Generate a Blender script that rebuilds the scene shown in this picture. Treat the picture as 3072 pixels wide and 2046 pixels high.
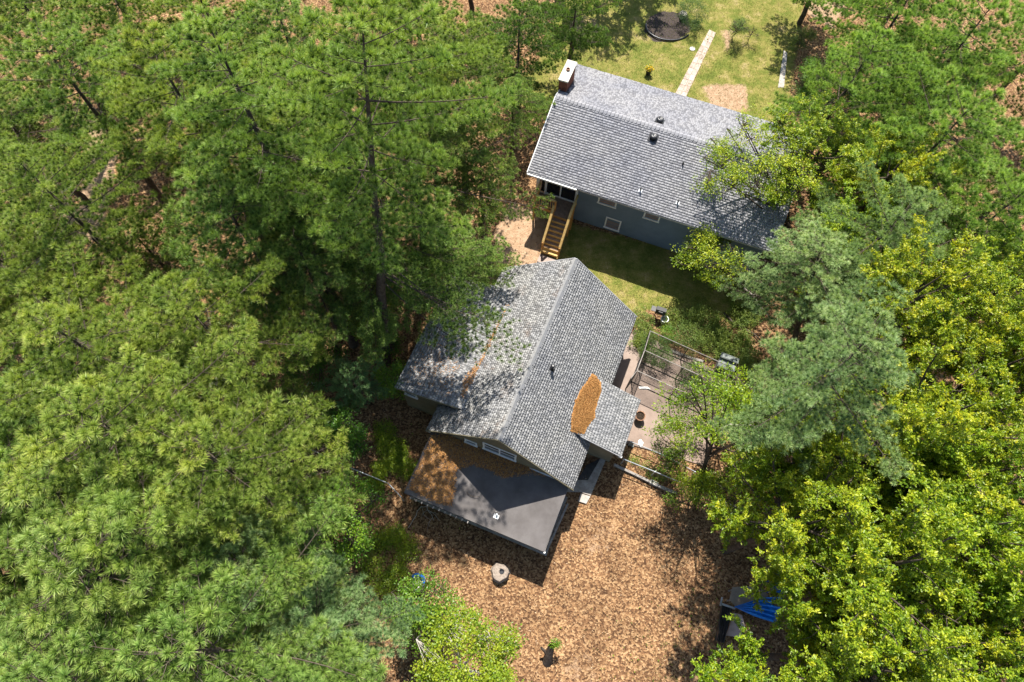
import bpy, math, random
import numpy as np
from mathutils import Matrix, Vector

for o in list(bpy.data.objects): bpy.data.objects.remove(o)
scene = bpy.context.scene
COL = scene.collection

# ------------------------------------------------------------------ camera
H_CAM = 34.313
F_PX, TILT, ROLL = 1985.23, 0.4144, 0.0456      # focal length in px of a 3072 px wide frame, tilt from straight down, roll
FWD = np.array([0, math.sin(TILT), -math.cos(TILT)])
_up0 = np.array([0, math.cos(TILT), math.sin(TILT)])
RGT = math.cos(ROLL)*np.array([1., 0, 0]) + math.sin(ROLL)*_up0
UPV = -math.sin(ROLL)*np.array([1., 0, 0]) + math.cos(ROLL)*_up0
CAM = np.array([0, 0, H_CAM])
cd = bpy.data.cameras.new('camera')
cam = bpy.data.objects.new('camera', cd); COL.objects.link(cam)
M = Matrix.Identity(4)
for i in range(3):
    M[i][0] = RGT[i]; M[i][1] = UPV[i]; M[i][2] = -FWD[i]; M[i][3] = CAM[i]
cam.matrix_world = M
cd.sensor_width = 36; cd.lens = F_PX/3072*36; cd.clip_start = .1; cd.clip_end = 1500
scene.camera = cam

# ------------------------------------------------------------------ sky, sun, exposure
SUN = np.array([0.02, -0.64, -1.0])             # direction the light travels
elev = math.atan2(1, math.hypot(SUN[0], SUN[1]))
w = bpy.data.worlds.new('World'); scene.world = w; w.use_nodes = True
nt = w.node_tree; nt.nodes.clear()
sk = nt.nodes.new('ShaderNodeTexSky'); sk.sky_type = 'NISHITA'; sk.sun_disc = False
sk.sun_elevation = elev; sk.sun_rotation = math.atan2(-SUN[0], -SUN[1])
bg = nt.nodes.new('ShaderNodeBackground'); bg.inputs[1].default_value = .10
wo = nt.nodes.new('ShaderNodeOutputWorld')
nt.links.new(sk.outputs[0], bg.inputs[0]); nt.links.new(bg.outputs[0], wo.inputs[0])
sl = bpy.data.lights.new('sun', 'SUN'); sl.energy = 5.0; sl.angle = math.radians(.53); sl.color = (1, .955, .87)
so = bpy.data.objects.new('sun', sl); COL.objects.link(so); so.location = (0, 30, 60)
so.rotation_euler = Vector(SUN).to_track_quat('-Z', 'Y').to_euler()
scene.view_settings.view_transform = 'Standard'; scene.view_settings.look = 'None'
scene.view_settings.exposure = 1.08; scene.view_settings.gamma = 1
scene.view_settings.use_curve_mapping = False

rng = np.random.default_rng(7)
random.seed(7)

def at(px, py, z=0.):
    """world point at height z that the photograph shows at pixel (px, py)"""
    d = FWD*F_PX + RGT*(px-1536) - UPV*(py-1023)
    return CAM + d*(z-H_CAM)/d[2]
def proj(X):
    d = np.asarray(X) - CAM
    zz = d@FWD
    return np.stack([1536+F_PX*(d@RGT)/zz, 1023-F_PX*(d@UPV)/zz], -1), zz

# ------------------------------------------------------------------ materials
def new_mat(name):
    m = bpy.data.materials.new(name); m.use_nodes = True
    n = m.node_tree.nodes; n.clear()
    out = n.new('ShaderNodeOutputMaterial')
    return m, m.node_tree, out
def ramp(nt_, stops, inp):
    r = nt_.nodes.new('ShaderNodeValToRGB'); e = r.color_ramp.elements
    while len(e) < len(stops): e.new(.5)
    for k, (p, c) in enumerate(stops):
        e[k].position = p; e[k].color = (*c, 1)
    nt_.links.new(inp, r.inputs[0]); return r.outputs[0]
def noise(nt_, scale, detail=4, rough=.6, vec=None, dist=0):
    x = nt_.nodes.new('ShaderNodeTexNoise'); x.inputs['Scale'].default_value = scale
    x.inputs['Detail'].default_value = detail; x.inputs['Roughness'].default_value = rough
    x.inputs['Distortion'].default_value = dist
    if vec is not None: nt_.links.new(vec, x.inputs['Vector'])
    return x.outputs[0]
def mix(nt_, a, b, fac, mode='MIX'):
    x = nt_.nodes.new('ShaderNodeMix'); x.data_type = 'RGBA'; x.blend_type = mode
    for s, v in ((x.inputs[0], fac), (x.inputs[6], a), (x.inputs[7], b)):
        if hasattr(v, 'node'): nt_.links.new(v, s)
        elif isinstance(v, (int, float)): s.default_value = v
        else: s.default_value = (*v, 1)
    return x.outputs[2]
def math_(nt_, op, a, b=None, c=None):
    x = nt_.nodes.new('ShaderNodeMath'); x.operation = op
    for s, v in zip(x.inputs, (a, b, c)):
        if v is None: continue
        if hasattr(v, 'node'): nt_.links.new(v, s)
        else: s.default_value = v
    return x.outputs[0]
def geo_pos(nt_):
    return nt_.nodes.new('ShaderNodeNewGeometry').outputs['Position']
def obj_pos(nt_):
    return nt_.nodes.new('ShaderNodeTexCoord').outputs['Object']
def attr(nt_, name, out='Fac'):
    a = nt_.nodes.new('ShaderNodeAttribute'); a.attribute_name = name; return a.outputs[out]
def finish(nt_, out, col, rough=.8, bump=None, bstr=.3, bdist=.01, spec=.3, metal=0.):
    p = nt_.nodes.new('ShaderNodeBsdfPrincipled')
    if hasattr(col, 'node'): nt_.links.new(col, p.inputs['Base Color'])
    else: p.inputs['Base Color'].default_value = (*col, 1)
    if hasattr(rough, 'node'): nt_.links.new(rough, p.inputs['Roughness'])
    else: p.inputs['Roughness'].default_value = rough
    p.inputs['Specular IOR Level'].default_value = spec; p.inputs['Metallic'].default_value = metal
    if bump is not None:
        b = nt_.nodes.new('ShaderNodeBump'); b.inputs['Strength'].default_value = bstr; b.inputs['Distance'].default_value = bdist
        nt_.links.new(bump, b.inputs['Height']); nt_.links.new(b.outputs[0], p.inputs['Normal'])
    nt_.links.new(p.outputs[0], out.inputs[0]); return p
def mottled(name, c1, c2, scale=3., rough=.8, bump=.3, spec=.3, metal=0., fine=40., c3=None, rnd=0.):
    """two-tone weathered surface with fine grain"""
    m, t, out = new_mat(name)
    P = geo_pos(t)
    a = noise(t, scale, 5, .65, P); b = noise(t, fine, 3, .7, P)
    stops = [(.32, c1), (.68, c2)] if c3 is None else [(.28, c1), (.5, c2), (.74, c3)]
    col = ramp(t, stops, a)
    g = ramp(t, [(.3, (.78,)*3), (.7, (1.2,)*3)], b)
    col = mix(t, col, g, 1., 'MULTIPLY')
    if rnd:
        oi = t.nodes.new('ShaderNodeObjectInfo').outputs['Random']
        col = mix(t, col, ramp(t, [(0, (1-rnd,)*3), (1, (1+rnd,)*3)], oi), 1., 'MULTIPLY')
    finish(t, out, col, rough, b, bump, .01, spec, metal); return m
def foliage(name, dark, mid, light, transl=.35, rough=.5, hue_noise=.5, spec=.35):
    m, t, out = new_mat(name)
    r = attr(t, 'rnd')
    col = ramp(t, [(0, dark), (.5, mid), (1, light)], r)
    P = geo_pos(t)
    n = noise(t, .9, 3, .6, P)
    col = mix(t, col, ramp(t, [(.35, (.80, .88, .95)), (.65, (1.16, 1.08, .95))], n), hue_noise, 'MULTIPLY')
    oc = t.nodes.new('ShaderNodeObjectInfo').outputs['Color']
    col = mix(t, col, oc, 1., 'MULTIPLY')
    p = t.nodes.new('ShaderNodeBsdfPrincipled'); p.inputs['Roughness'].default_value = rough
    p.inputs['Specular IOR Level'].default_value = spec
    t.links.new(col, p.inputs['Base Color'])
    tr = t.nodes.new('ShaderNodeBsdfTranslucent')
    t.links.new(mix(t, col, (1.35, 1.3, .55), 1., 'MULTIPLY'), tr.inputs[0])
    ms = t.nodes.new('ShaderNodeMixShader'); ms.inputs[0].default_value = transl
    t.links.new(p.outputs[0], ms.inputs[1]); t.links.new(tr.outputs[0], ms.inputs[2])
    t.links.new(ms.outputs[0], out.inputs[0]); return m

MAT = {}
MAT['pine'] = foliage('pine_needles', (.03, .07, .014), (.27, .38, .075), (.68, .74, .24), .32, .45, .8, .4)
MAT['pine_blue'] = foliage('blue_green_pine_needles', (.04, .09, .034), (.28, .41, .160), (.64, .74, .37), .32, .45, .6, .4)
MAT['oak'] = foliage('spring_oak_leaves', (.045, .105, .008), (.19, .29, .012), (.50, .53, .03), .42, .40, .8, .4)
MAT['maple'] = foliage('maple_leaves', (.045, .13, .012), (.11, .23, .018), (.28, .38, .03), .40, .40, .7, .4)
MAT['shrub'] = foliage('shrub_leaves', (.05, .10, .02), (.11, .18, .035), (.22, .28, .06), .35, .5, .7, .3)
MAT['bark'] = mottled('bark', (.045, .033, .025), (.12, .095, .075), 6, .95, .8, .1, fine=22)
MAT['pale_bark'] = mottled('weathered_bark', (.20, .17, .14), (.42, .38, .33), 5, .95, .6, .1, fine=25)
MAT['dead_wood'] = mottled('bleached_dead_wood', (.34, .30, .26), (.58, .54, .48), 6, .9, .4, .1)
MAT['blue_siding'] = None
MAT['white'] = mottled('white_trim_paint', (.70, .70, .68), (.82, .82, .80), 2, .5, .1)
MAT['white_metal'] = mottled('white_flashing', (.62, .64, .67), (.80, .81, .83), 4, .35, .1, .5)
MAT['stucco'] = mottled('olive_tan_stucco', (.155, .14, .095), (.22, .195, .135), 1.6, .95, .6, .1, fine=60)
MAT['lumber'] = mottled('new_yellow_lumber', (.50, .31, .10), (.68, .47, .19), 5, .7, .2, fine=25, rnd=.14)
MAT['lumber_dark'] = mottled('orange_lumber', (.42, .21, .06), (.55, .31, .10), 5, .7, .2, rnd=.12)
MAT['deck'] = mottled('brown_deck_boards', (.16, .105, .070), (.25, .17, .115), 5, .8, .3, fine=25, rnd=.18)
MAT['grey_wood'] = mottled('weathered_grey_boards', (.20, .175, .155), (.36, .33, .30), 4, .9, .4, fine=25, rnd=.2)
MAT['concrete'] = mottled('concrete', (.30, .27, .24), (.46, .42, .38), 2.2, .9, .4)
MAT['patio'] = mottled('brown_stained_patio', (.12, .072, .048), (.195, .128, .092), .9, .55, .2, .5, c3=(.25, .175, .135))
MAT['paver'] = mottled('pink_grey_paver', (.36, .27, .215), (.52, .42, .35), 3, .9, .4, rnd=.16)
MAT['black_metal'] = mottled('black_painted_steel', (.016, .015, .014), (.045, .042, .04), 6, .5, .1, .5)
MAT['black_plastic'] = mottled('black_plastic', (.012, .012, .014), (.035, .035, .038), 3, .32, .05, .5)
MAT['galv'] = mottled('galvanised_pipe', (.34, .37, .40), (.55, .58, .60), 5, .4, .1, .5, .5)
MAT['glass'] = mottled('dark_window_glass', (.012, .014, .018), (.022, .024, .03), 1, .06, 0, .6)
MAT['blind'] = mottled('brown_window_blind', (.24, .13, .085), (.36, .21, .14), 5, .7, .2)
MAT['brick'] = mottled('red_brick', (.16, .050, .028), (.27, .095, .05), 9, .9, .6, rnd=.28)
MAT['mortar'] = mottled('mortar', (.22, .19, .16), (.30, .26, .22), 6, .95, .5)
MAT['cap'] = mottled('limewashed_chimney_cap', (.40, .37, .31), (.66, .62, .54), 3.2, .9, .5)
MAT['fascia'] = mottled('grey_drip_edge', (.30, .30, .31), (.45, .45, .46), 4, .5, .1)
MAT['deckroof'] = mottled('roof_underlay', (.05, .05, .055), (.08, .08, .085), 3, .9, .2)
MAT['soffit'] = mottled('dark_soffit', (.10, .095, .085), (.16, .15, .13), 3, .9, .2)
MAT['blue_plastic'] = mottled('blue_plastic', (.008, .10, .42), (.015, .17, .58), 3, .3, .1, .5)
MAT['tarp'] = mottled('blue_tarp', (.006, .13, .50), (.015, .25, .74), 3, .35, .2, .5)
MAT['terracotta'] = mottled('clay_pot', (.20, .10, .06), (.34, .19, .11), 5, .7, .3)
MAT['soil'] = mottled('dark_potting_soil', (.02, .014, .01), (.05, .036, .026), 10, .95, .8, .1)
MAT['ply'] = mottled('weathered_plywood', (.20, .165, .13), (.30, .25, .20), 1.4, .85, .2)
MAT['pink_ply'] = mottled('pale_pink_board', (.38, .28, .245), (.52, .40, .35), 2, .85, .2)
MAT['bin'] = mottled('grey_green_plastic', (.13, .145, .135), (.20, .22, .205), 3, .6, .1)
MAT['stump'] = mottled('grey_cut_stump', (.16, .125, .10), (.34, .28, .23), 4, .95, .7, fine=18)
MAT['blk'] = mottled('pale_concrete_block', (.40, .38, .34), (.58, .55, .50), 6, .95, .4)
MAT['yellow'] = foliage('yellow_flowers', (.30, .20, .01), (.75, .50, .02), (.85, .65, .05), .3)
MAT['paper'] = mottled('white_sheet', (.75, .74, .72), (.85, .85, .84), 4, .6, .1)
MAT['wire'] = mottled('fence_wire', (.03, .028, .026), (.06, .055, .05), 4, .5, 0, .5)

def siding_mat():
    m, t, out = new_mat('blue_grey_siding')
    P = geo_pos(t)
    col = ramp(t, [(.35, (.115, .16, .21)), (.65, (.145, .195, .25))], noise(t, 1.2, 4, .6, P))
    finish(t, out, col, .6, noise(t, 60, 2, .5, P), .1, .01, .3); return m
MAT['blue_siding'] = siding_mat()

def shingle_mat(name, stops, patch=None):
    m, t, out = new_mat(name)
    P = geo_pos(t)
    col = ramp(t, stops, attr(t, 'rnd'))
    fine_ = noise(t, 95, 2, .8, P)
    col = mix(t, col, ramp(t, [(.3, (.72,)*3), (.7, (1.28,)*3)], fine_), 1., 'MULTIPLY')
    big = noise(t, .55, 4, .6, P)
    col = mix(t, col, ramp(t, [(.35, (.90, .90, .93)), (.65, (1.08, 1.06, 1.03))], big), 1., 'MULTIPLY')
    if patch:
        f = ramp(t, [(.56, (0, 0, 0)), (.70, (.55,)*3)], noise(t, .8, 6, .75, P))
        col = mix(t, col, patch, f)
    finish(t, out, col, .92, fine_, .5, .006, .15); return m
MAT['shingle_blue'] = shingle_mat('violet_grey_shingles', [(0, (.15, .15, .162)), (.42, (.19, .19, .202)), (.55, (.225, .225, .238)), (1, (.265, .265, .278))])
MAT['shingle_grey'] = shingle_mat('grey_shingles', [(0, (.155, .157, .16)), (.42, (.19, .192, .194)), (.55, (.225, .227, .228)), (1, (.28, .28, .28))])
MAT['shingle_moss'] = shingle_mat('grey_shingles_with_needle_stain', [(0, (.135, .135, .135)), (.42, (.185, .185, .184)), (.55, (.235, .234, .232)), (1, (.31, .31, .305))], (.24, .175, .135))

def litter_leaf_mat():
    m, t, out = new_mat('dry_leaves')
    c = ramp(t, [(0, (.10, .052, .026)), (.4, (.20, .112, .056)), (.75, (.31, .185, .095)), (.93, (.43, .28, .155)), (1, (.56, .41, .27))], attr(t, 'rnd'))
    finish(t, out, c, .75, None, spec=.25); return m
MAT['litter'] = litter_leaf_mat()
def needle_mat():
    m, t, out = new_mat('orange_pine_straw')
    c = ramp(t, [(0, (.16, .065, .02)), (.4, (.36, .17, .05)), (1, (.60, .33, .12))], attr(t, 'rnd'))
    finish(t, out, c, .8, None, spec=.2); return m
MAT['straw'] = needle_mat()

# ------------------------------------------------------------------ object helpers
def tag(o, label=None, cat=None, group=None, kind=None):
    if label: o['label'] = label
    if cat: o['category'] = cat
    if group: o['group'] = group
    if kind: o['kind'] = kind
    return o
def link(o, parent=None):
    COL.objects.link(o)
    if parent is not None: o.parent = parent
    return o
def mesh_from(name, V, Fs, mat, smooth=False, rnd=None):
    """V (N,3); Fs: (M,k) array or list of tuples"""
    me = bpy.data.meshes.new(name)
    V = np.asarray(V, dtype=np.float32)
    if isinstance(Fs, np.ndarray):
        k = Fs.shape[1]; n = len(Fs)
        me.vertices.add(len(V)); me.vertices.foreach_set('co', V.ravel())
        me.loops.add(n*k); me.loops.foreach_set('vertex_index', Fs.astype(np.int32).ravel())
        me.polygons.add(n); me.polygons.foreach_set('loop_start', np.arange(0, n*k, k, dtype=np.int32))
        me.update(calc_edges=True)
    else:
        me.from_pydata([tuple(map(float, v)) for v in V], [], [tuple(f) for f in Fs])
    if smooth: me.polygons.foreach_set('use_smooth', np.ones(len(me.polygons), bool))
    if rnd is not None:
        a = me.attributes.new('rnd', 'FLOAT', 'POINT'); a.data.foreach_set('value', np.asarray(rnd, np.float32))
    me.materials.append(mat)
    return me
def obj(name, me, parent=None):
    return link(bpy.data.objects.new(name, me), parent)
def empty(name, loc=(0, 0, 0), parent=None):
    o = bpy.data.objects.new(name, None); o.location = Vector([float(q) for q in loc]); o.empty_display_size = .3
    return link(o, parent)
def fix(child_root_loc, V):
    return np.asarray(V) - np.asarray(child_root_loc)

class Frame:
    """local frame: origin O (z=0), u, v horizontal unit axes"""
    def __init__(s, O, u, v): s.O = np.array([O[0], O[1], 0.]); s.u = np.array(u, float); s.v = np.array(v, float)
    def __call__(s, a, b, z): return s.O + s.u*a + s.v*b + np.array([0, 0, z])
    def loc(s, X):
        X = np.asarray(X) - s.O; return np.array([X@s.u, X@s.v, X[2]])
class MB:
    def __init__(s): s.V = []; s.F = []; s.n = 0
    def add(s, V, F):
        s.V += [np.asarray(v, float) for v in V]; s.F += [tuple(i+s.n for i in f) for f in F]; s.n = len(s.V); return s
    def hexa(s, P):     # 8 corners: bottom 4 ccw, top 4 ccw
        return s.add(P, [(3, 2, 1, 0), (4, 5, 6, 7), (0, 1, 5, 4), (1, 2, 6, 5), (2, 3, 7, 6), (3, 0, 4, 7)])
    def box(s, fr, a0, a1, b0, b1, z0, z1):
        return s.hexa([fr(a0, b0, z0), fr(a1, b0, z0), fr(a1, b1, z0), fr(a0, b1, z0), fr(a0, b0, z1), fr(a1, b0, z1), fr(a1, b1, z1), fr(a0, b1, z1)])
    def prism(s, poly, thick):
        """extrude a planar polygon (list of 3d points) by vector thick"""
        n = len(poly); t = np.array(thick, float)
        V = [np.array(q, float) for q in poly]; V += [q+t for q in V]
        return s.add(V, [tuple(range(n))[::-1], tuple(range(n, 2*n))] + [(i, (i+1) % n, n+(i+1) % n, n+i) for i in range(n)])
    def beam(s, A, B, w_, h_, up=(0, 0, 1)):
        A = np.array(A, float); B = np.array(B, float); d = B-A; d /= np.linalg.norm(d)
        sd = np.cross(d, up)
        if np.linalg.norm(sd) < 1e-4: sd = np.cross(d, (1, 0, 0))
        sd /= np.linalg.norm(sd); u_ = np.cross(sd, d)
        P = []
        for q in (A, B):
            for a, b in ((-1, -1), (1, -1), (1, 1), (-1, 1)): P.append(q+sd*a*w_/2+u_*b*h_/2)
        return s.add(P, [(0, 1, 2, 3)[::-1], (4, 5, 6, 7), (0, 1, 5, 4), (1, 2, 6, 5), (2, 3, 7, 6), (3, 0, 4, 7)])
    def tube(s, pts, rad, n=8, cap=True):
        V, F = tube_np(np.array(pts, float), np.array(rad, float) if np.ndim(rad) else np.full(len(pts), float(rad)), n)
        F = [tuple(f) for f in F]
        m = len(pts)
        if cap: F += [tuple(range(n))[::-1], tuple(range((m-1)*n, m*n))]
        return s.add(V, F)
    def lathe(s, c, prof, n=20, sx=1., sy=1.):
        V = []; F = []
        for r, z in prof:
            for k in range(n):
                a = 2*math.pi*k/n; V.append((c[0]+r*sx*math.cos(a), c[1]+r*sy*math.sin(a), c[2]+z))
        for i in range(len(prof)-1):
            for k in range(n): F.append((i*n+k, i*n+(k+1) % n, (i+1)*n+(k+1) % n, (i+1)*n+k))
        F.append(tuple(range(n))[::-1]); F.append(tuple(range((len(prof)-1)*n, len(prof)*n)))
        return s.add(V, F)
    def build(s, name, mat, parent=None, smooth=False, root=None, rnd=None):
        V = np.array(s.V)
        if root is not None: V = V-np.array(root)
        me = mesh_from(name, V, s.F, mat, smooth, None if rnd is None else np.full(len(V), rnd))
        return obj(name, me, parent)
def tube_np(pts, rad, n=6):
    m = len(pts); d = np.gradient(pts, axis=0); d /= np.linalg.norm(d, axis=1)[:, None]+1e-9
    ref = np.array([0, 0, 1.]) if abs(d[:, 2]).mean() < .8 else np.array([1., 0, 0])
    sd = np.cross(d, ref); sd /= np.linalg.norm(sd, axis=1)[:, None]+1e-9
    up = np.cross(sd, d)
    a = np.arange(n)*2*math.pi/n
    V = pts[:, None] + rad[:, None, None]*(np.cos(a)[None, :, None]*sd[:, None]+np.sin(a)[None, :, None]*up[:, None])
    V = V.reshape(-1, 3)
    i = np.arange(m-1)[:, None]*n; k = np.arange(n)[None]
    F = np.stack([i+k, i+(k+1) % n, i+n+(k+1) % n, i+n+k], -1).reshape(-1, 4)
    return V, F
class Wood:      # collects many tubes quickly
    def __init__(s): s.V = []; s.F = []; s.n = 0
    def add(s, pts, rad, n=5):
        V, F = tube_np(np.asarray(pts, float), np.asarray(rad, float), n)
        s.V.append(V); s.F.append(F+s.n); s.n += len(V)
    def build(s, name, mat, parent, root):
        if not s.V: return None
        return obj(name, mesh_from(name, np.concatenate(s.V)-root, np.concatenate(s.F), mat, True), parent)

VIEW_MARGIN = 520
def in_view(X, margin=VIEW_MARGIN):
    q, zz = proj(X)
    return (zz > .5) & (q[:, 0] > -margin) & (q[:, 0] < 3072+margin) & (q[:, 1] > -margin*1.5) & (q[:, 1] < 2046+margin)

# ------------------------------------------------------------------ foliage
def unit(v): return v/(np.linalg.norm(v, axis=-1, keepdims=True)+1e-9)
def tufts_mesh(name, P, D, S, C, mat, dens=1.0, root=(0, 0, 0)):
    """bursts of needles: P positions, D directions, S radius, C colour value"""
    dist = np.linalg.norm(P-CAM, axis=1)
    px = F_PX/3*2*S/dist
    k = np.clip(px*2.5*dens, 12, 44).astype(int)
    idx = np.repeat(np.arange(len(P)), k); n = len(idx)
    R = rng.normal(size=(n, 3))
    R = unit(R); dt = (R*D[idx]).sum(1)
    R = np.where((dt < -.15)[:, None], R-2*dt[:, None]*D[idx], R)
    v = unit(R + D[idx]*.30)
    L = S[idx]*rng.uniform(.78, 1.05, n)
    side = unit(np.cross(v, rng.normal(size=(n, 3))))
    wdt = np.clip(dist[idx]*.00046, .0045, .016)*rng.uniform(.8, 1.3, n)
    base = P[idx] + v*(S[idx]*.05)[:, None] - D[idx]*(S[idx]*rng.uniform(0, .35, n))[:, None]
    tip = base + v*L[:, None]; tip[:, 2] -= L*.05
    V = np.empty((n, 3, 3)); V[:, 0] = base-side*wdt[:, None]; V[:, 1] = base+side*wdt[:, None]; V[:, 2] = tip
    col = np.clip(C[idx]+rng.normal(0, .10, n), 0, 1)
    col = np.stack([col*.45, col*.45, np.clip(col*1.25, 0, 1)], 1)
    return mesh_from(name, V.reshape(-1, 3)-np.asarray(root), np.arange(n*3).reshape(-1, 3), mat, False, col.ravel())
def leaves_mesh(name, P, D, N, S, C, mat, root=(0, 0, 0), aspect=.52):
    """folded leaf blades, 2 triangles each: P base, D direction, N rough normal, S length"""
    n = len(P)
    side = unit(np.cross(D, N)); nn = unit(np.cross(side, D))
    fold = rng.uniform(.05, .35, n)[:, None]
    wd = (S*aspect*rng.uniform(.75, 1.2, n))[:, None]*.5
    V = np.empty((n, 4, 3))
    V[:, 0] = P; V[:, 2] = P+D*S[:, None]-nn*(S*.12)[:, None]
    mid = P+D*(S*.48)[:, None]
    V[:, 1] = mid+side*wd+nn*wd*fold; V[:, 3] = mid-side*wd+nn*wd*fold
    i = np.arange(n)[:, None]*4
    F = np.concatenate([i+np.array([[0, 1, 2]]), i+np.array([[0, 2, 3]])])
    return mesh_from(name, V.reshape(-1, 3)-np.asarray(root), F, mat, False, np.repeat(np.clip(C, 0, 1), 4))

def trunk_path(b, t, wob=.12, n=9, r=None):
    r = r or rng
    s = np.linspace(0, 1, n)[:, None]
    P = b*(1-s)+t*s
    P[1:-1, :2] += r.normal(0, wob, (n-2, 2))
    return P

PROTO = {}
def pine_fan(r, LW, TP, TD, TC, st, dirh, L, rise, cbase):
    """one limb with a flat, dense fan of tufts on its outer part"""
    m = 7; s = np.linspace(0, 1, m)
    sidev = np.array([-dirh[1], dirh[0], 0])
    bend = r.normal(0, .09)*L
    def onb(q):
        q = np.asarray(q)[..., None]
        p = st + dirh*(q*L) + sidev*(bend*q**2)
        p = p + np.array([0, 0, 1.])*(L*(rise*q + .10*q**2))
        return p
    LW.add(onb(s), np.clip(.008+L*.0055*(1-s), .006, .10), 5)
    s0 = .20 if L > 1.6 else .10
    nb = max(3, int(L*(1-s0)/.29))
    for j in range(nb):
        sj = s0+(1-s0)*(j+r.uniform(.2, .8))/nb
        p0 = onb(sj)
        for sg in (-1, 1):
            a = math.radians(r.uniform(40, 62))*sg
            dd = dirh*math.cos(a)+sidev*math.sin(a)
            ln = (.25*L+.18)*(1.18-.85*sj)*min(1, .40+(sj-s0)*2.4)*r.uniform(.65, 1.2)+.08
            tip = p0+dd*ln+np.array([0, 0, r.uniform(.0, .22)*ln])
            if ln > .3: LW.add(np.array([p0, (p0+tip)/2, tip]), [.009, .007, .004], 3)
            nt_ = max(1, int(round(ln/.27)))
            for q in range(nt_):
                f = 1-q/nt_*.9
                TP.append(p0+(tip-p0)*f+r.normal(0, .03, 3)); TD.append(unit(dd*.40+np.array([0, 0, 1.])+r.normal(0, .20, 3)))
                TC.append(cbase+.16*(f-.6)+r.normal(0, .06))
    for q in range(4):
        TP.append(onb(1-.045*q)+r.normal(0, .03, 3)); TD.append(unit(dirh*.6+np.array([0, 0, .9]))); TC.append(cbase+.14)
def pine_tufts(name, P, D, C, S, r, k, mat, wd=.0088):
    n0 = len(P); idx = np.repeat(np.arange(n0), k); n = len(idx)
    R = unit(r.normal(size=(n, 3))); dt = (R*D[idx]).sum(1)
    R = np.where((dt < -.05)[:, None], R-2*dt[:, None]*D[idx], R)
    v = unit(R+D[idx]*.22)
    L = S[idx]*r.uniform(.78, 1.05, n)
    side = unit(np.cross(v, r.normal(size=(n, 3))))
    base = P[idx]+v*(S[idx]*.05)[:, None]-D[idx]*(S[idx]*r.uniform(0, .3, n))[:, None]
    tip = base+v*L[:, None]; tip[:, 2] -= L*.04
    w_ = wd*r.uniform(.75, 1.3, n)[:, None]
    V = np.empty((n, 3, 3)); V[:, 0] = base-side*w_; V[:, 1] = base+side*w_; V[:, 2] = tip
    col = np.clip(C[idx]+r.normal(0, .08, n), 0, 1)
    col = np.stack([col*.15, col*.15, np.clip(col*1.45, 0, 1)], 1)
    return mesh_from(name, V.reshape(-1, 3), np.arange(n*3).reshape(-1, 3), mat, False, col.ravel())
def pine_proto(i, mat):
    """crown of radius 4 m and depth 9 m whose tip is at the origin, reused by the copies of that tree form"""
    key = ('pine', i, mat)
    if key in PROTO: return PROTO[key]
    base = PROTO.get(('pinegeo', i))
    if base is None:
        r = np.random.default_rng(900+i)
        LW = Wood(); TP, TD, TC = [], [], []
        d = .25; a0 = r.uniform(0, 6.28)
        lob = r.uniform(0, 6.28, 3); la = r.uniform(.08, .2, 3)
        LW.add(np.array([[0, 0, 0], [0, 0, -1.5], [0, 0, -4.5], [0, 0, -9.]]), [.015, .045, .10, .15], 8)
        while d < 8.6:
            L0 = 4.0*min(1, (.10+d/4.2)**.85)*(1 if d < 6 else 1-.10*(d-6))
            nb = 5 if d > 1.2 else 4
            a0 += r.uniform(.4, .9)
            for k in range(nb):
                if d > 1.5 and r.random() < .12: continue
                a = a0+2*math.pi*k/nb+r.normal(0, .15)
                L = L0*r.uniform(.66, 1.14)*(1+sum(la[q]*math.sin((q+2)*a+lob[q]) for q in range(3)))
                dr = np.array([math.cos(a), math.sin(a), 0])
                rise = .62*math.exp(-d/1.9)-.04+r.normal(0, .04)
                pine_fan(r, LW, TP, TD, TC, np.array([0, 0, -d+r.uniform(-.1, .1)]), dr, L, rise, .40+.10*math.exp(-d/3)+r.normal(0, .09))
            d += .60 if d < 2.4 else .90
        for q in range(5): TP.append(np.array([0, 0, -.12*q])+r.normal(0, .02, 3)); TD.append(np.array([0, 0, 1.])); TC.append(.6)
        P, D, C = map(np.array, (TP, TD, TC))
        S = r.uniform(.20, .30, len(P))
        base = (P, D, C, S, LW); PROTO[('pinegeo', i)] = base
    P, D, C, S, LW = base
    r = np.random.default_rng(950+i)
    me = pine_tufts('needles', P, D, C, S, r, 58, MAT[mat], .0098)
    ml = mesh_from('limbs', np.concatenate(LW.V), np.concatenate(LW.F), MAT['bark'], True)
    PROTO[key] = (me, ml); return PROTO[key]

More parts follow.
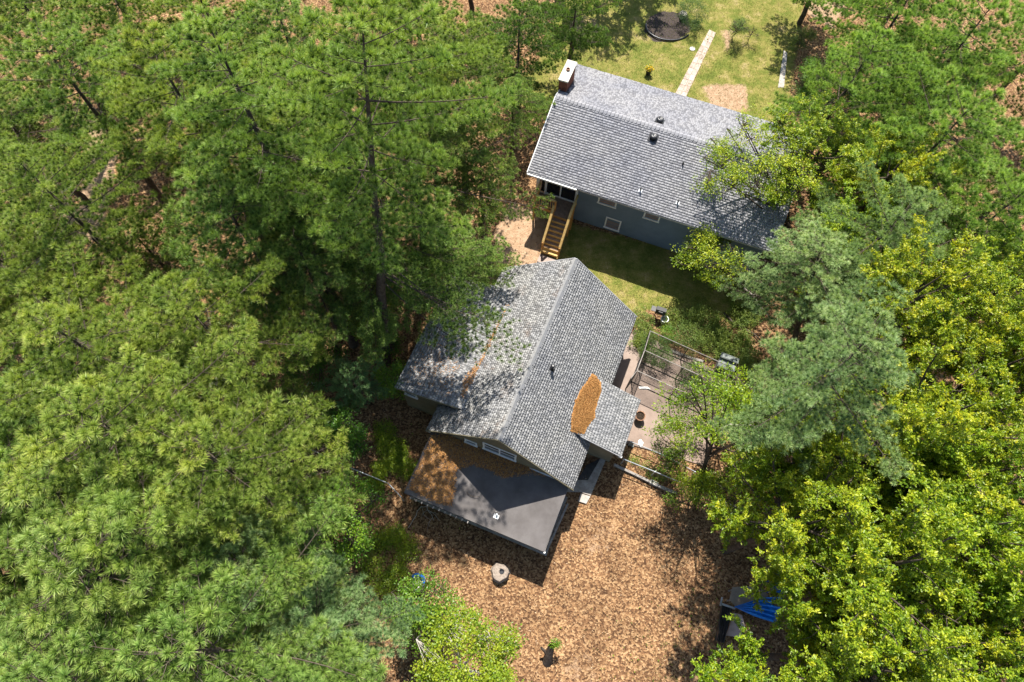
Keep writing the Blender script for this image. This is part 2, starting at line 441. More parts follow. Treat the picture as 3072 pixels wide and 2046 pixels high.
def pine(base_px, top_px, h, zb, R, seed, label, tint=(1, 1, 1), mat='pine', extra=(), group='tall pines around the houses', trunk_r=None, base_z=0., rot=None, lean=True, **kw):
    """white pine. base_px at the ground, top_px = where the tip shows at height h, zb = height of the lowest live limbs"""
    r = np.random.default_rng(seed)
    top = at(*top_px, h)
    b = at(*base_px, base_z) if base_px is not None else np.array([top[0], top[1], base_z])
    root = b.copy()
    e = empty('pine_tree', root); tag(e, label, 'pine tree', group)
    tr = trunk_r or (.10+h*.010)
    tp = trunk_path(b, top, .07, 10, r)
    z2 = max(zb+.3*(h-zb), h*.4)
    n_ = max(4, int(10*(z2/h))+1); ss = np.linspace(0, z2/h, n_)
    q = np.linspace(0, 1, 10); cut = np.stack([np.interp(ss, q, tp[:, k]) for k in range(3)], 1)
    W = Wood(); W.add(cut, tr*(1-ss)**.9+.01, 10)
    W.build('trunk', MAT['bark'], e, root)
    me, ml = pine_proto(seed % 5, mat)
    rz = r.uniform(0, 6.28) if rot is None else rot
    ld = unit(top-b) if lean else np.array([0, 0, 1.])
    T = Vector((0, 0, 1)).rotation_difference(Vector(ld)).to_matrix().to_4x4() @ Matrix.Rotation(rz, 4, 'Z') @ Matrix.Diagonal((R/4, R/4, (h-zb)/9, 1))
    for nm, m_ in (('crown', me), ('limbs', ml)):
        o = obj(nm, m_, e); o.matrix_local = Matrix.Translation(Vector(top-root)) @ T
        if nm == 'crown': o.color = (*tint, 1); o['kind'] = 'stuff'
    if extra:
        LW = Wood(); TP, TD, TC = [], [], []
        axis = lambda z: np.array([np.interp(z, tp[:, 2], tp[:, k]) for k in range(3)])
        for (z0, tpx, z1) in extra:     # low limbs that the photograph shows reaching a given place
            st = axis(z0)-root; en = at(*tpx, z1)-root; dv = en-st; L = np.hypot(dv[0], dv[1])
            pine_fan(r, LW, TP, TD, TC, st, np.array([dv[0]/L, dv[1]/L, 0]), L, dv[2]/L-.10, .32)
        P, D, C = map(np.array, (TP, TD, TC))
        o = obj('low_foliage', pine_tufts('low_foliage', P, D, C, r.uniform(.14, .21, len(P)), r, 40, MAT[mat]), e); o['kind'] = 'stuff'; o.color = (*[t*.9 for t in tint], 1)
        LW.build('low_limbs', MAT['bark'], e, np.zeros(3))
    return e

def leaf_proto(i, mat):
    """broadleaf crown of radius 3.5 m, height 5 m, centred at the origin"""
    key = ('leaf', i, mat)
    if key in PROTO: return PROTO[key]
    r = np.random.default_rng(800+i)
    R, rz = 3.5, 2.5
    ph = r.uniform(0, 6.28, 6); am = r.uniform(.05, .14, 6)
    rad = lambda a: R*(1+sum(am[k]*math.sin((k+2)*a+ph[k]) for k in range(5)))
    LW = Wood(); SP = []; SD = []
    LW.add(np.array([[0, 0, -rz-1.2], [.1, 0, -rz*.4], [0, .1, rz*.3], [.1, .1, rz*.75]]), [.17, .12, .07, .02], 7)
    nl = 15
    for k in range(nl):
        a = 2.4*k+r.normal(0, .2); el = r.uniform(-.35, 1.0)
        rr = rad(a)*math.cos(min(el, .95)*1.1)*r.uniform(.75, 1.0)
        st = np.array([0, 0, r.uniform(-rz*.9, rz*.1)])
        en = np.array([math.cos(a)*rr, math.sin(a)*rr, rz*math.sin(el*1.4)*.95])
        s = np.linspace(0, 1, 7)[:, None]; md = (st+en)/2+np.array([*r.normal(0, .25, 2), -.2])
        pts = (1-s)**2*st+2*s*(1-s)*md+s**2*en
        LW.add(pts, np.linspace(.07, .016, 7), 5)
        nb = 13
        for j in range(nb):
            f = .25+.75*(j+r.random())/nb; p0 = np.array([np.interp(f, s[:, 0], pts[:, q]) for q in range(3)])
            out = unit(p0*[1, 1, .9]+[0, 0, .6]); dd = unit(out*.8+r.normal(0, .75, 3)); ln = r.uniform(.5, 1.35)*(1.25-.5*f)
            p1 = p0+dd*ln
            LW.add(np.array([p0, (p0+p1)/2+r.normal(0, .04, 3), p1]), [.018, .012, .006], 3)
            for q in range(7):
                g = .25+.75*(q+r.random())/7; c = p0+(p1-p0)*g; d2 = unit(dd*.5+r.normal(0, .8, 3)*[1, 1, .5]+[0, 0, .15]); l2 = r.uniform(.18, .5)
                SP.append((c, c+d2*l2)); SD.append(d2)
    n = len(SP); A = np.array([q[0] for q in SP]); B = np.array([q[1] for q in SP]); D0 = np.array(SD)
    per = 26
    idx = np.repeat(np.arange(n), per); m = len(idx)
    g = r.random(m)**.7
    P = A[idx]+(B-A)[idx]*g[:, None]+r.normal(0, .035, (m, 3))
    D = unit(D0[idx]*.55+r.normal(0, .75, (m, 3))*[1, 1, .55]+[0, 0, -.05])
    N = unit(np.array([0, 0, 1.])+r.normal(0, .45, (m, 3)))
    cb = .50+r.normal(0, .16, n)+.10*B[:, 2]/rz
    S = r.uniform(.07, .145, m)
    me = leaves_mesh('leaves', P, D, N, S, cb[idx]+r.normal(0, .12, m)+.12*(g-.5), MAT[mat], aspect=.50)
    ml = mesh_from('limbs', np.concatenate(LW.V), np.concatenate(LW.F), MAT['bark'], True)
    PROTO[key] = (me, ml); return PROTO[key]
def big_leafy(base_px, top_px, h, zb, R, seed, label, tint=(1, 1, 1), mat='oak', group=None, name='oak_tree', cat='tree', trunk_r=.17):
    r = np.random.default_rng(seed)
    top = at(*top_px, h); b = at(*base_px, 0) if base_px is not None else np.array([top[0], top[1], 0.])
    root = b.copy(); e = empty(name, root); tag(e, label, cat, group)
    cz = (zb+h)/2; c = np.array([top[0], top[1], cz]); foot = c-[0, 0, (h-zb)*.5]
    W = Wood(); W.add(np.array([b, b*.5+foot*.5+np.append(r.normal(0, .1, 2), 0), foot-[0, 0, 0], c]), [trunk_r, trunk_r*.8, trunk_r*.6, trunk_r*.3], 9); W.build('trunk', MAT['bark'], e, root)
    me, ml = leaf_proto(seed % 4, mat)
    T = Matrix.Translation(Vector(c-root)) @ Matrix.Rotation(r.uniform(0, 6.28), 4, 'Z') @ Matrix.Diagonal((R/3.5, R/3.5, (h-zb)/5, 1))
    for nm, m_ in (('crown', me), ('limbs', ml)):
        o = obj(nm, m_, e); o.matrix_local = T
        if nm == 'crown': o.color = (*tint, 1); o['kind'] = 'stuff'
    return e

def leafy(name, base_px, top_px, h, zb, R, seed, label, cat='tree', tint=(1, 1, 1), mat='oak', leaf=.085, n_clump=900, per=16,
          clump=.22, az=None, trunk_r=.14, bark='bark', hollow=.55, group=None, squash=.55, droop=0., limbs=9, base_z=0., csd=.12, light=0.,
          aspect=.52, twig_r=1., lobes=0):
    """broadleaf tree: trunk, limbs, twigs and clumps of leaf blades spread through an uneven crown"""
    r = np.random.default_rng(seed)
    top = at(*top_px, h)
    b = at(*base_px, base_z) if base_px is not None else np.array([top[0], top[1], base_z])
    root = b.copy()
    e = empty(name, root); tag(e, label, cat, group)
    fork = b*(1-.42)+top*.42
    if trunk_r:
        W = Wood(); W.add(np.array([b, (b+fork)/2+np.append(r.normal(0, .08, 2), 0), fork, (fork+top)/2+np.append(r.normal(0, .1, 2), 0), top-[0, 0, .4]]),
                          np.array([1, .8, .62, .34, .08])*trunk_r, 9)
        W.build('trunk', MAT[bark], e, root)
    # crown volume: ellipsoid between zb and h
    cz = (zb+h)/2; rz = (h-zb)/2
    cx = b[0]+(top[0]-b[0])*1.0; cy = b[1]+(top[1]-b[1])*1.0
    ph = r.uniform(0, 6.28, 6); am = r.uniform(.05, .16, 6)
    LW = Wood(); ends = []
    def radial(a):
        q = R*(1+sum(am[k]*math.sin((k+2)*a+ph[k]) for k in range(5)))
        if az: q *= np.interp((math.degrees(a)+360) % 360, [x[0] for x in az]+[360], [x[1] for x in az]+[az[0][1]])
        return q
    nl = limbs; tips = []
    for k in range(nl):
        a = 2*math.pi*k/nl+r.normal(0, .25)
        el = r.uniform(-.25, .85)
        rr = radial(a)*math.cos(el*.9)*r.uniform(.55, .85)
        st = b+(top-b)*r.uniform(.30, .72)
        st[2] = min(st[2], cz+rz*el)
        en = np.array([cx+math.cos(a)*rr, cy+math.sin(a)*rr, cz+rz*el*.9])
        md = (st+en)/2+np.array([*r.normal(0, .15*R/3, 2), .10*rr])
        s = np.linspace(0, 1, 6)[:, None]
        pts = (1-s)**2*st+2*s*(1-s)*md+s**2*en
        if trunk_r: LW.add(pts, np.linspace(trunk_r*.42, .018, 6)*twig_r, 6)
        tips.append(pts)
    A = np.array(tips)
    # clump centres
    n = n_clump
    a = r.uniform(0, 2*math.pi, n); el = r.uniform(-1, 1, n)
    rad = np.array([radial(x) for x in a])
    shell = (hollow+(1-hollow)*r.random(n)**.6)
    cosl = np.sqrt(1-el**2*.98)
    C0 = np.stack([cx+np.cos(a)*rad*cosl*shell, cy+np.sin(a)*rad*cosl*shell, cz+rz*el*shell], 1)
    # clump again around limb-like lobes so that the crown has lumps and holes
    if lobes:
        lobes = int(lobes*1.5)
        la = r.uniform(0, 2*math.pi, lobes); lel = r.uniform(-.7, 1, lobes)
        lr = np.array([radial(x) for x in la])*np.sqrt(1-lel**2*.98)*r.uniform(.45, .9, lobes)
        LC = np.stack([cx+np.cos(la)*lr, cy+np.sin(la)*lr, cz+rz*lel*.9], 1)
        w_ = r.integers(0, lobes, n)
        q = unit(r.normal(size=(n, 3)))*(r.random(n)**.40)[:, None]*np.array([1, 1, .45])*(R*1.45/math.sqrt(lobes))
        C1 = LC[w_]+q
        C1[:, 2] = np.clip(C1[:, 2], zb*.9, h+.2)
        C0 = C1
    C0[:, 2] -= droop*np.hypot(C0[:, 0]-cx, C0[:, 1]-cy)
    ok = in_view(C0); C0 = C0[ok]; n = len(C0)
    if trunk_r:
        flat = A.reshape(-1, 3)
        for i in r.choice(n, min(n, int(n*.45)), replace=False) if n else []:
            j = np.argmin(((flat-C0[i])**2).sum(1)+r.random(len(flat))*.4)
            p0 = flat[j]; p1 = C0[i]
            if np.linalg.norm(p1-p0) > R*.9: continue
            LW.add(np.array([p0, (p0+p1)/2+np.append(r.normal(0, .05, 2), .05), p1]), np.array([.018, .012, .005])*twig_r, 3)
        LW.build('limbs', MAT[bark], e, root)
    if n:
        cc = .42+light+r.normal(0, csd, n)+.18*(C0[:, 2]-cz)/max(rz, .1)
        idx = np.repeat(np.arange(n), per); m = len(idx)
        off = unit(r.normal(size=(m, 3)))*(r.random(m)**.5)[:, None]*clump*np.array([1.25, 1.25, squash])
        # leaves sit in short sprays: stretch each clump along its own twig direction
        tw = unit(np.stack([C0[:, 0]-cx, C0[:, 1]-cy, np.full(n, .2)], 1)+r.normal(0, .7, (n, 3)))
        off += tw[idx]*(r.uniform(-1, 1, m)*clump*1.35)[:, None]
        P = C0[idx]+off
        D = unit(unit(off+tw[idx]*clump*.5)+np.array([0, 0, -.25])+r.normal(0, .45, (m, 3)))
        N = unit(np.array([0, 0, 1.])+r.normal(0, .55, (m, 3)))
        S = leaf*r.uniform(.6, 1.25, m)
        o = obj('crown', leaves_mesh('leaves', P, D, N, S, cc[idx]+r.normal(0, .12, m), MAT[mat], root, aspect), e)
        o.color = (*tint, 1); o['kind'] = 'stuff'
    return e

# ================================================================== GROUND
def poly_px(pts, z=0.): return np.array([at(x, y, z)[:2] for x, y in pts])
def inside(P, poly):
    x, y = P[:, 0], P[:, 1]; n = len(poly); res = np.zeros(len(P), bool); j = n-1
    for i in range(n):
        xi, yi = poly[i]; xj, yj = poly[j]
        c = ((yi > y) != (yj > y)) & (x < (xj-xi)*(y-yi)/(yj-yi+1e-12)+xi)
        res ^= c; j = i
    return res
def soft(P, poly, wdt=.5):
    """soft membership via distance to the polygon edge"""
    d = np.full(len(P), 1e9)
    for i in range(len(poly)):
        a = poly[i]; b_ = poly[(i+1) % len(poly)]; ab = b_-a
        t = np.clip(((P-a)@ab)/(ab@ab), 0, 1); d = np.minimum(d, np.linalg.norm(P-(a+t[:, None]*ab), axis=1))
    s = np.where(inside(P, poly), d, -d)
    return np.clip(.5+s/(2*wdt), 0, 1)
lawn_polys = [
    (poly_px([(1700, -150), (2430, -150), (2400, 100), (2360, 330), (2260, 480), (1500, 300), (1640, 150)]), 1.0, .5),
    (poly_px([(1680, 660), (2080, 760), (2300, 860), (2260, 990), (2080, 930), (1900, 930), (1730, 790), (1600, 800)]), .95, .4),
    (poly_px([(1430, 760), (1540, 780), (1520, 850), (1400, 860)]), .8, .4),
    (poly_px([(1750, 770), (1850, 860), (1940, 960), (1900, 980), (1740, 820)]), 1., .3),
]
weed_polys = [
    (poly_px([(1900, 930), (2250, 940), (2330, 1100), (2240, 1180), (1960, 1040), (1880, 1000)]), .15, .4),
    (poly_px([(1120, 1270), (1260, 1290), (1230, 1440), (1120, 1420)]), .8, .4),
    (poly_px([(1850, 1880), (2150, 1750), (2280, 1960), (2200, 2120), (1800, 2120)]), .62, .9),
    (poly_px([(1080, 1560), (1230, 1600), (1230, 1760), (1100, 1800)]), .5, .6),
    (poly_px([(-500, -300), (900, -300), (900, 300), (400, 420), (-500, 500)]), .5, 1.),
    (poly_px([(2450, -200), (3400, -200), (3600, 2300), (2500, 2300)]), .5, 1.),
]
soil_polys = [
    (poly_px([(1530, 610), (1640, 640), (1640, 800), (1500, 790), (1480, 700)]), 1., .35),      # pale bare soil by the stairs
    (poly_px([(260, 350), (360, 370), (340, 560), (300, 720), (80, 760), (70, 690), (240, 620)]), .9, .4),
    (poly_px([(1700, 1550), (1900, 1490), (1850, 1700), (1720, 1740)]), .42, 1.),
    (poly_px([(1640, 1950), (1790, 1900), (1850, 2100), (1640, 2100)]), .42, 1.),
    (poly_px([(2100, 250), (2240, 250), (2250, 330), (2140, 340)]), .8, .4),
    (poly_px([(2160, 80), (2200, 90), (2190, 160), (2170, 160)]), .7, .3),
    (poly_px([(1700, 60), (1800, 40), (1840, 120), (1720, 160)]), .5, .5),
    (poly_px([(2400, -60), (2540, 10), (2500, 90), (2420, 40)]), .9, .4),
]
mulch_polys = [(poly_px([(1935, 60), (1985, 30), (2060, 40), (2075, 90), (2030, 122), (1960, 122), (1935, 95)]), 1., .35),
               (poly_px([(1700, 120), (1820, 150), (1900, 205), (1950, 250), (1850, 235), (1700, 190)]), .35, .5)]
straw_polys = [(poly_px([(230, 330), (370, 360), (350, 560), (300, 760), (60, 780), (60, 690), (240, 600)]), 1., .5),
               (poly_px([(600, 880), (800, 850), (850, 1000), (700, 1150), (560, 1150)]), .8, .6),
               (poly_px([(1500, 400), (1600, 400), (1560, 560), (1480, 620)]), .3, .4)]
def field(P, polys):
    v = np.zeros(len(P))
    for poly, s, wd in polys: v = np.maximum(v, s*soft(P, poly, wd))
    return v
def gz(x, y):
    return .03*np.sin(x*.7+1.3)*np.cos(y*.55+.4)+.018*np.sin(x*2.1+y*1.7)+.010*np.sin(x*4.9-y*4.1)-.03
def ground():
    xs = np.concatenate([np.linspace(-600, -48, 14)[:-1], np.arange(-48, 48.01, .32), np.linspace(48, 600, 14)[1:]])
    ys = np.concatenate([np.linspace(-500, -10, 12)[:-1], np.arange(-10, 62.01, .32), np.linspace(62, 700, 14)[1:]])
    X, Y = np.meshgrid(xs, ys); P = np.stack([X.ravel(), Y.ravel()], 1)
    V = np.column_stack([P, gz(P[:, 0], P[:, 1])])
    nx, ny = len(xs), len(ys)
    i = np.arange(ny-1)[:, None]*nx; k = np.arange(nx-1)[None]
    F = np.stack([i+k, i+k+1, i+nx+k+1, i+nx+k], -1).reshape(-1, 4)
    m, t, out = new_mat('ground_surface')
    Pn = geo_pos(t)
    # leaf litter
    vo = t.nodes.new('ShaderNodeTexVoronoi'); vo.inputs['Scale'].default_value = 13; vo.inputs['Randomness'].default_value = 1
    t.links.new(Pn, vo.inputs['Vector'])
    sep = t.nodes.new('ShaderNodeSeparateColor'); t.links.new(vo.outputs['Color'], sep.inputs[0])
    lit = ramp(t, [(0, (.07, .038, .022)), (.35, (.155, .082, .042)), (.65, (.27, .155, .078)), (1, (.40, .26, .14))], sep.outputs[0])
    lit = mix(t, lit, ramp(t, [(.35, (.70, .68, .66)), (.65, (1.2, 1.18, 1.15))], noise(t, .5, 5, .65, Pn)), 1., 'MULTIPLY')
    # lawn
    g = ramp(t, [(.30, (.065, .085, .016)), (.43, (.125, .145, .028)), (.55, (.22, .195, .055)), (.68, (.34, .26, .13))], noise(t, .8, 9, .75, Pn))
    g = mix(t, g, ramp(t, [(.3, (.62,)*3), (.7, (1.4,)*3)], noise(t, 22, 4, .8, Pn)), 1., 'MULTIPLY')
    wd = ramp(t, [(.3, (.05, .075, .015)), (.5, (.10, .14, .03)), (.75, (.20, .22, .05))], noise(t, 7, 6, .75, Pn))
    so_ = ramp(t, [(.3, (.27, .165, .095)), (.7, (.46, .32, .21))], noise(t, 3, 7, .7, Pn))
    st = ramp(t, [(.3, (.22, .105, .05)), (.5, (.38, .20, .095)), (.75, (.52, .31, .16))], noise(t, 14, 6, .8, Pn))
    mu = ramp(t, [(.3, (.030, .022, .020)), (.7, (.095, .075, .07))], noise(t, 14, 5, .8, Pn))
    brk = noise(t, 2.6, 7, .75, Pn)
    def zone(base, col, name, soft_=.22):
        a = attr(t, name)
        f = math_(t, 'ADD', a, math_(t, 'MULTIPLY', math_(t, 'SUBTRACT', brk, .5), 1.1))
        f = ramp(t, [(.5-soft_/2, (0, 0, 0)), (.5+soft_/2, (1, 1, 1))], f)
        return mix(t, base, col, f)
    c = zone(lit, wd, 'weed'); c = zone(c, st, 'straw'); c = zone(c, g, 'lawn'); c = zone(c, so_, 'soil'); c = zone(c, mu, 'mulch', .1)
    hgt = math_(t, 'ADD', math_(t, 'MULTIPLY', vo.outputs['Distance'], 1.6), noise(t, 30, 4, .7, Pn))
    finish(t, out, c, .95, hgt, .7, .03, .1)
    me = mesh_from('ground', V, F, m, True)
    for nm, pl in (('lawn', lawn_polys), ('weed', weed_polys), ('soil', soil_polys), ('mulch', mulch_polys), ('straw', straw_polys)):
        a = me.attributes.new(nm, 'FLOAT', 'POINT'); a.data.foreach_set('value', (field(P, pl)*(.5 if nm == 'weed' else 1)).astype(np.float32))
    tag(obj('ground', me), kind='structure')
ground()

# ================================================================== BLUE HOUSE
a1 = -.3258; HB = Frame((1.872, 28.061), (math.cos(a1), math.sin(a1), 0), (math.sin(a1), -math.cos(a1), 0))
RZ, EW, AL1 = 5.437, 4.423, .3451; TB = math.tan(AL1); EZ = RZ-EW*TB; GB = .10; BL = 14.2
WV = 3.76; BU0 = .36
# ================================================================== COTTAGE
a2 = -1.9148; HC = Frame((2.973, 17.081), (math.cos(a2), math.sin(a2), 0), (-math.sin(a2), math.cos(a2), 0))
CR, CW, AL2, CL = 6.007, 3.876, .7447, 9.972; TC_ = math.tan(AL2); CE = CR-CW*TC_

def shingle_field(roof, fr, P0, e, s, length, slen, mat, exposure=.145, poly=None, seed=0, n_single=150, thick=(.004, .009), root=None, taper=0, hole=None):
    """courses of laminated tabs. P0 ridge corner, e unit along the ridge, s unit down the slope; poly clips in (e,s)"""
    r = np.random.default_rng(seed)
    nrm = np.cross(e, s); nrm = nrm if nrm[2] > 0 else -nrm
    Vs = []; rn = []
    rows = int(slen/exposure)
    y = 0.
    tabs = []
    for k in range(rows+1):
        y0 = k*exposure; y1 = min(y0+exposure+.004, slen+.02)
        if y0 > slen-.03: break
        x = -r.uniform(0, .3); lite = r.random() < .5
        while x < length:
            lite = not lite; lite = r.random() < .60; wd = r.uniform(.07, .19) if lite else r.uniform(.06, .13); x0 = max(x, 0); x1 = min(x+wd, length)
            x += wd
            if x1-x0 < .03: continue
            tabs.append((x0, x1, y0, y1, lite))
    T = np.array(tabs)
    if poly is not None:
        T = T[inside(np.stack([(T[:, 0]+T[:, 1])/2, (T[:, 2]+T[:, 3])/2], 1), np.array(poly))]
    if hole is not None:
        T = T[~inside(np.stack([(T[:, 0]+T[:, 1])/2, (T[:, 2]+T[:, 3])/2], 1), np.array(hole))]
    n = len(T)
    th = np.where(T[:, 4] > .5, thick[1], thick[0])
    rn = np.where(th < (thick[0]+thick[1])/2, r.uniform(0, .42, n), np.where(r.random(n) < .12, r.uniform(.2, .4, n), r.uniform(.56, 1, n)))
    th = th+r.uniform(-.0015, .0015, n)
    up0 = .004
    def pt(x, yy, z): return P0 + x[:, None]*e + yy[:, None]*s + z[:, None]*nrm
    z0 = np.full(n, up0); zb = np.full(n, -.004)
    V = np.stack([pt(T[:, 0], T[:, 2], z0+.002), pt(T[:, 1], T[:, 2], z0+.002), pt(T[:, 1], T[:, 3], th), pt(T[:, 0], T[:, 3], th),
                  pt(T[:, 0], T[:, 2], zb), pt(T[:, 1], T[:, 2], zb), pt(T[:, 1], T[:, 3], zb), pt(T[:, 0], T[:, 3], zb)], 1)
    quads = np.array([[0, 1, 2, 3], [3, 2, 6, 7], [0, 3, 7, 4], [1, 5, 6, 2], [0, 4, 5, 1]])
    # winding outward
    a_ = np.cross(V[0, 1]-V[0, 0], V[0, 3]-V[0, 0])
    if a_@nrm < 0: quads = quads[:, ::-1]
    root = np.zeros(3) if root is None else root
    order = np.argsort(np.linalg.norm(V[:, 0]-CAM, axis=1))
    single = order[:n_single]; rest = order[n_single:]
    for i in single:
        c = V[i].mean(0)
        me = mesh_from('shingle', V[i]-c, quads, MAT[mat], False, np.full(8, rn[i]))
        o = obj('shingle', me, roof); o.location = Vector(c-root)
    if len(rest):
        F = (quads[None]+(np.arange(len(rest))*8)[:, None, None]).reshape(-1, 4)
        o = obj('shingle_courses', mesh_from('shingle_courses', V[rest].reshape(-1, 3)-root, F, MAT[mat], False, np.repeat(rn[rest], 8)), roof)
        o['kind'] = 'stuff'
def ridge_caps(roof, A, B, s1, s2, mat, root, wd=.15, step=.2, seed=3):
    """folded cap shingles along the ridge, each a piece"""
    r = np.random.default_rng(seed)
    d = unit(B-A); L = np.linalg.norm(B-A); n = int(L/step)
    for k in range(n):
        p = A+d*(k*step+.012); q = A+d*((k+1)*step-.012)
        z0, z1 = .022, .070
        up = np.array([0, 0, 1.])
        V = [p+s1*wd+up*(z0-.012), p+up*z0, p+s2*wd+up*(z0-.012), q+s1*wd+up*(z1-.012), q+up*z1, q+s2*wd+up*(z1-.012),
             p+s1*wd-up*.02, p+s2*wd-up*.02, q+s1*wd-up*.02, q+s2*wd-up*.02]
        c = (p+q)/2
        me = mesh_from('ridge_cap', np.array(V)-c, [(0, 1, 4, 3), (1, 2, 5, 4), (3, 4, 5, 9, 8), (0, 3, 8, 6), (2, 7, 9, 5), (0, 6, 7, 2, 1)], MAT[mat], False, np.full(10, r.uniform(.75, 1.)))
        o = obj('ridge_cap', me, roof); o.location = Vector(c-root)

def window(parent, root, fr, plane, a0, a1_, z0, z1, out, mat_in='blind', name='window', mull=0, rails=0, axis='v', fw=.085, slats=0):
    """window in a wall: casing boards proud of the wall, recessed glass. plane = wall coordinate, out = +1/-1 outward sense.
       axis 'v': wall lies at constant v (a runs along u); 'u': wall at constant u (a runs along v)"""
    def bx(mb, p0, p1, q0, q1, zz0, zz1):
        if axis == 'v': mb.box(fr, p0, p1, min(q0, q1), max(q0, q1), zz0, zz1)
        else: mb.box(fr, min(q0, q1), max(q0, q1), p0, p1, zz0, zz1)
        return mb
    fo = MB()
    bx(fo, a0, a0+fw, plane-.02*out, plane+.035*out, z0, z1); bx(fo, a1_-fw, a1_, plane-.02*out, plane+.035*out, z0, z1)
    bx(fo, a0+fw, a1_-fw, plane-.02*out, plane+.037*out, z1-fw, z1)
    w_ = fo.build(name, MAT['white'], parent, root=root)
    bx(MB(), a0-.03, a1_+.03, plane-.02*out, plane+.075*out, z0-.045, z0+.035).build('sill', MAT['white'], w_, root=root)
    g = bx(MB(), a0+fw, a1_-fw, plane-.02*out, plane+.004*out, z0+.035, z1-fw).build('pane', MAT['glass'], w_, root=root)
    if mat_in == 'blind':
        n = 7
        for k in range(n):
            zz = z0+.06+(z1-fw-z0-.09)*(k+.2)/n
            if axis == 'v' and k < 5:
                bx(MB(), a0+fw+.02, a1_-fw-.02, plane+.004*out, plane+.010*out, zz, zz+(z1-z0)/n*.72).build('blind_slat', MAT['blind'], w_, root=root)
    for k in range(mull):
        c = a0+(a1_-a0)*(k+1)/(mull+1)
        bx(MB(), c-.035, c+.035, plane+.004*out, plane+.033*out, z0+.036, z1-fw-.002).build('mullion', MAT['white'], w_, root=root)
    for k in range(rails):
        zz = z0+(z1-z0)*(k+1)/(rails+1)
        bx(MB(), a0+fw+.002, a1_-fw-.002, plane+.004*out, plane+.020*out, zz-.025, zz+.025).build('sash_rail', MAT['white'], w_, root=root)
    return w_

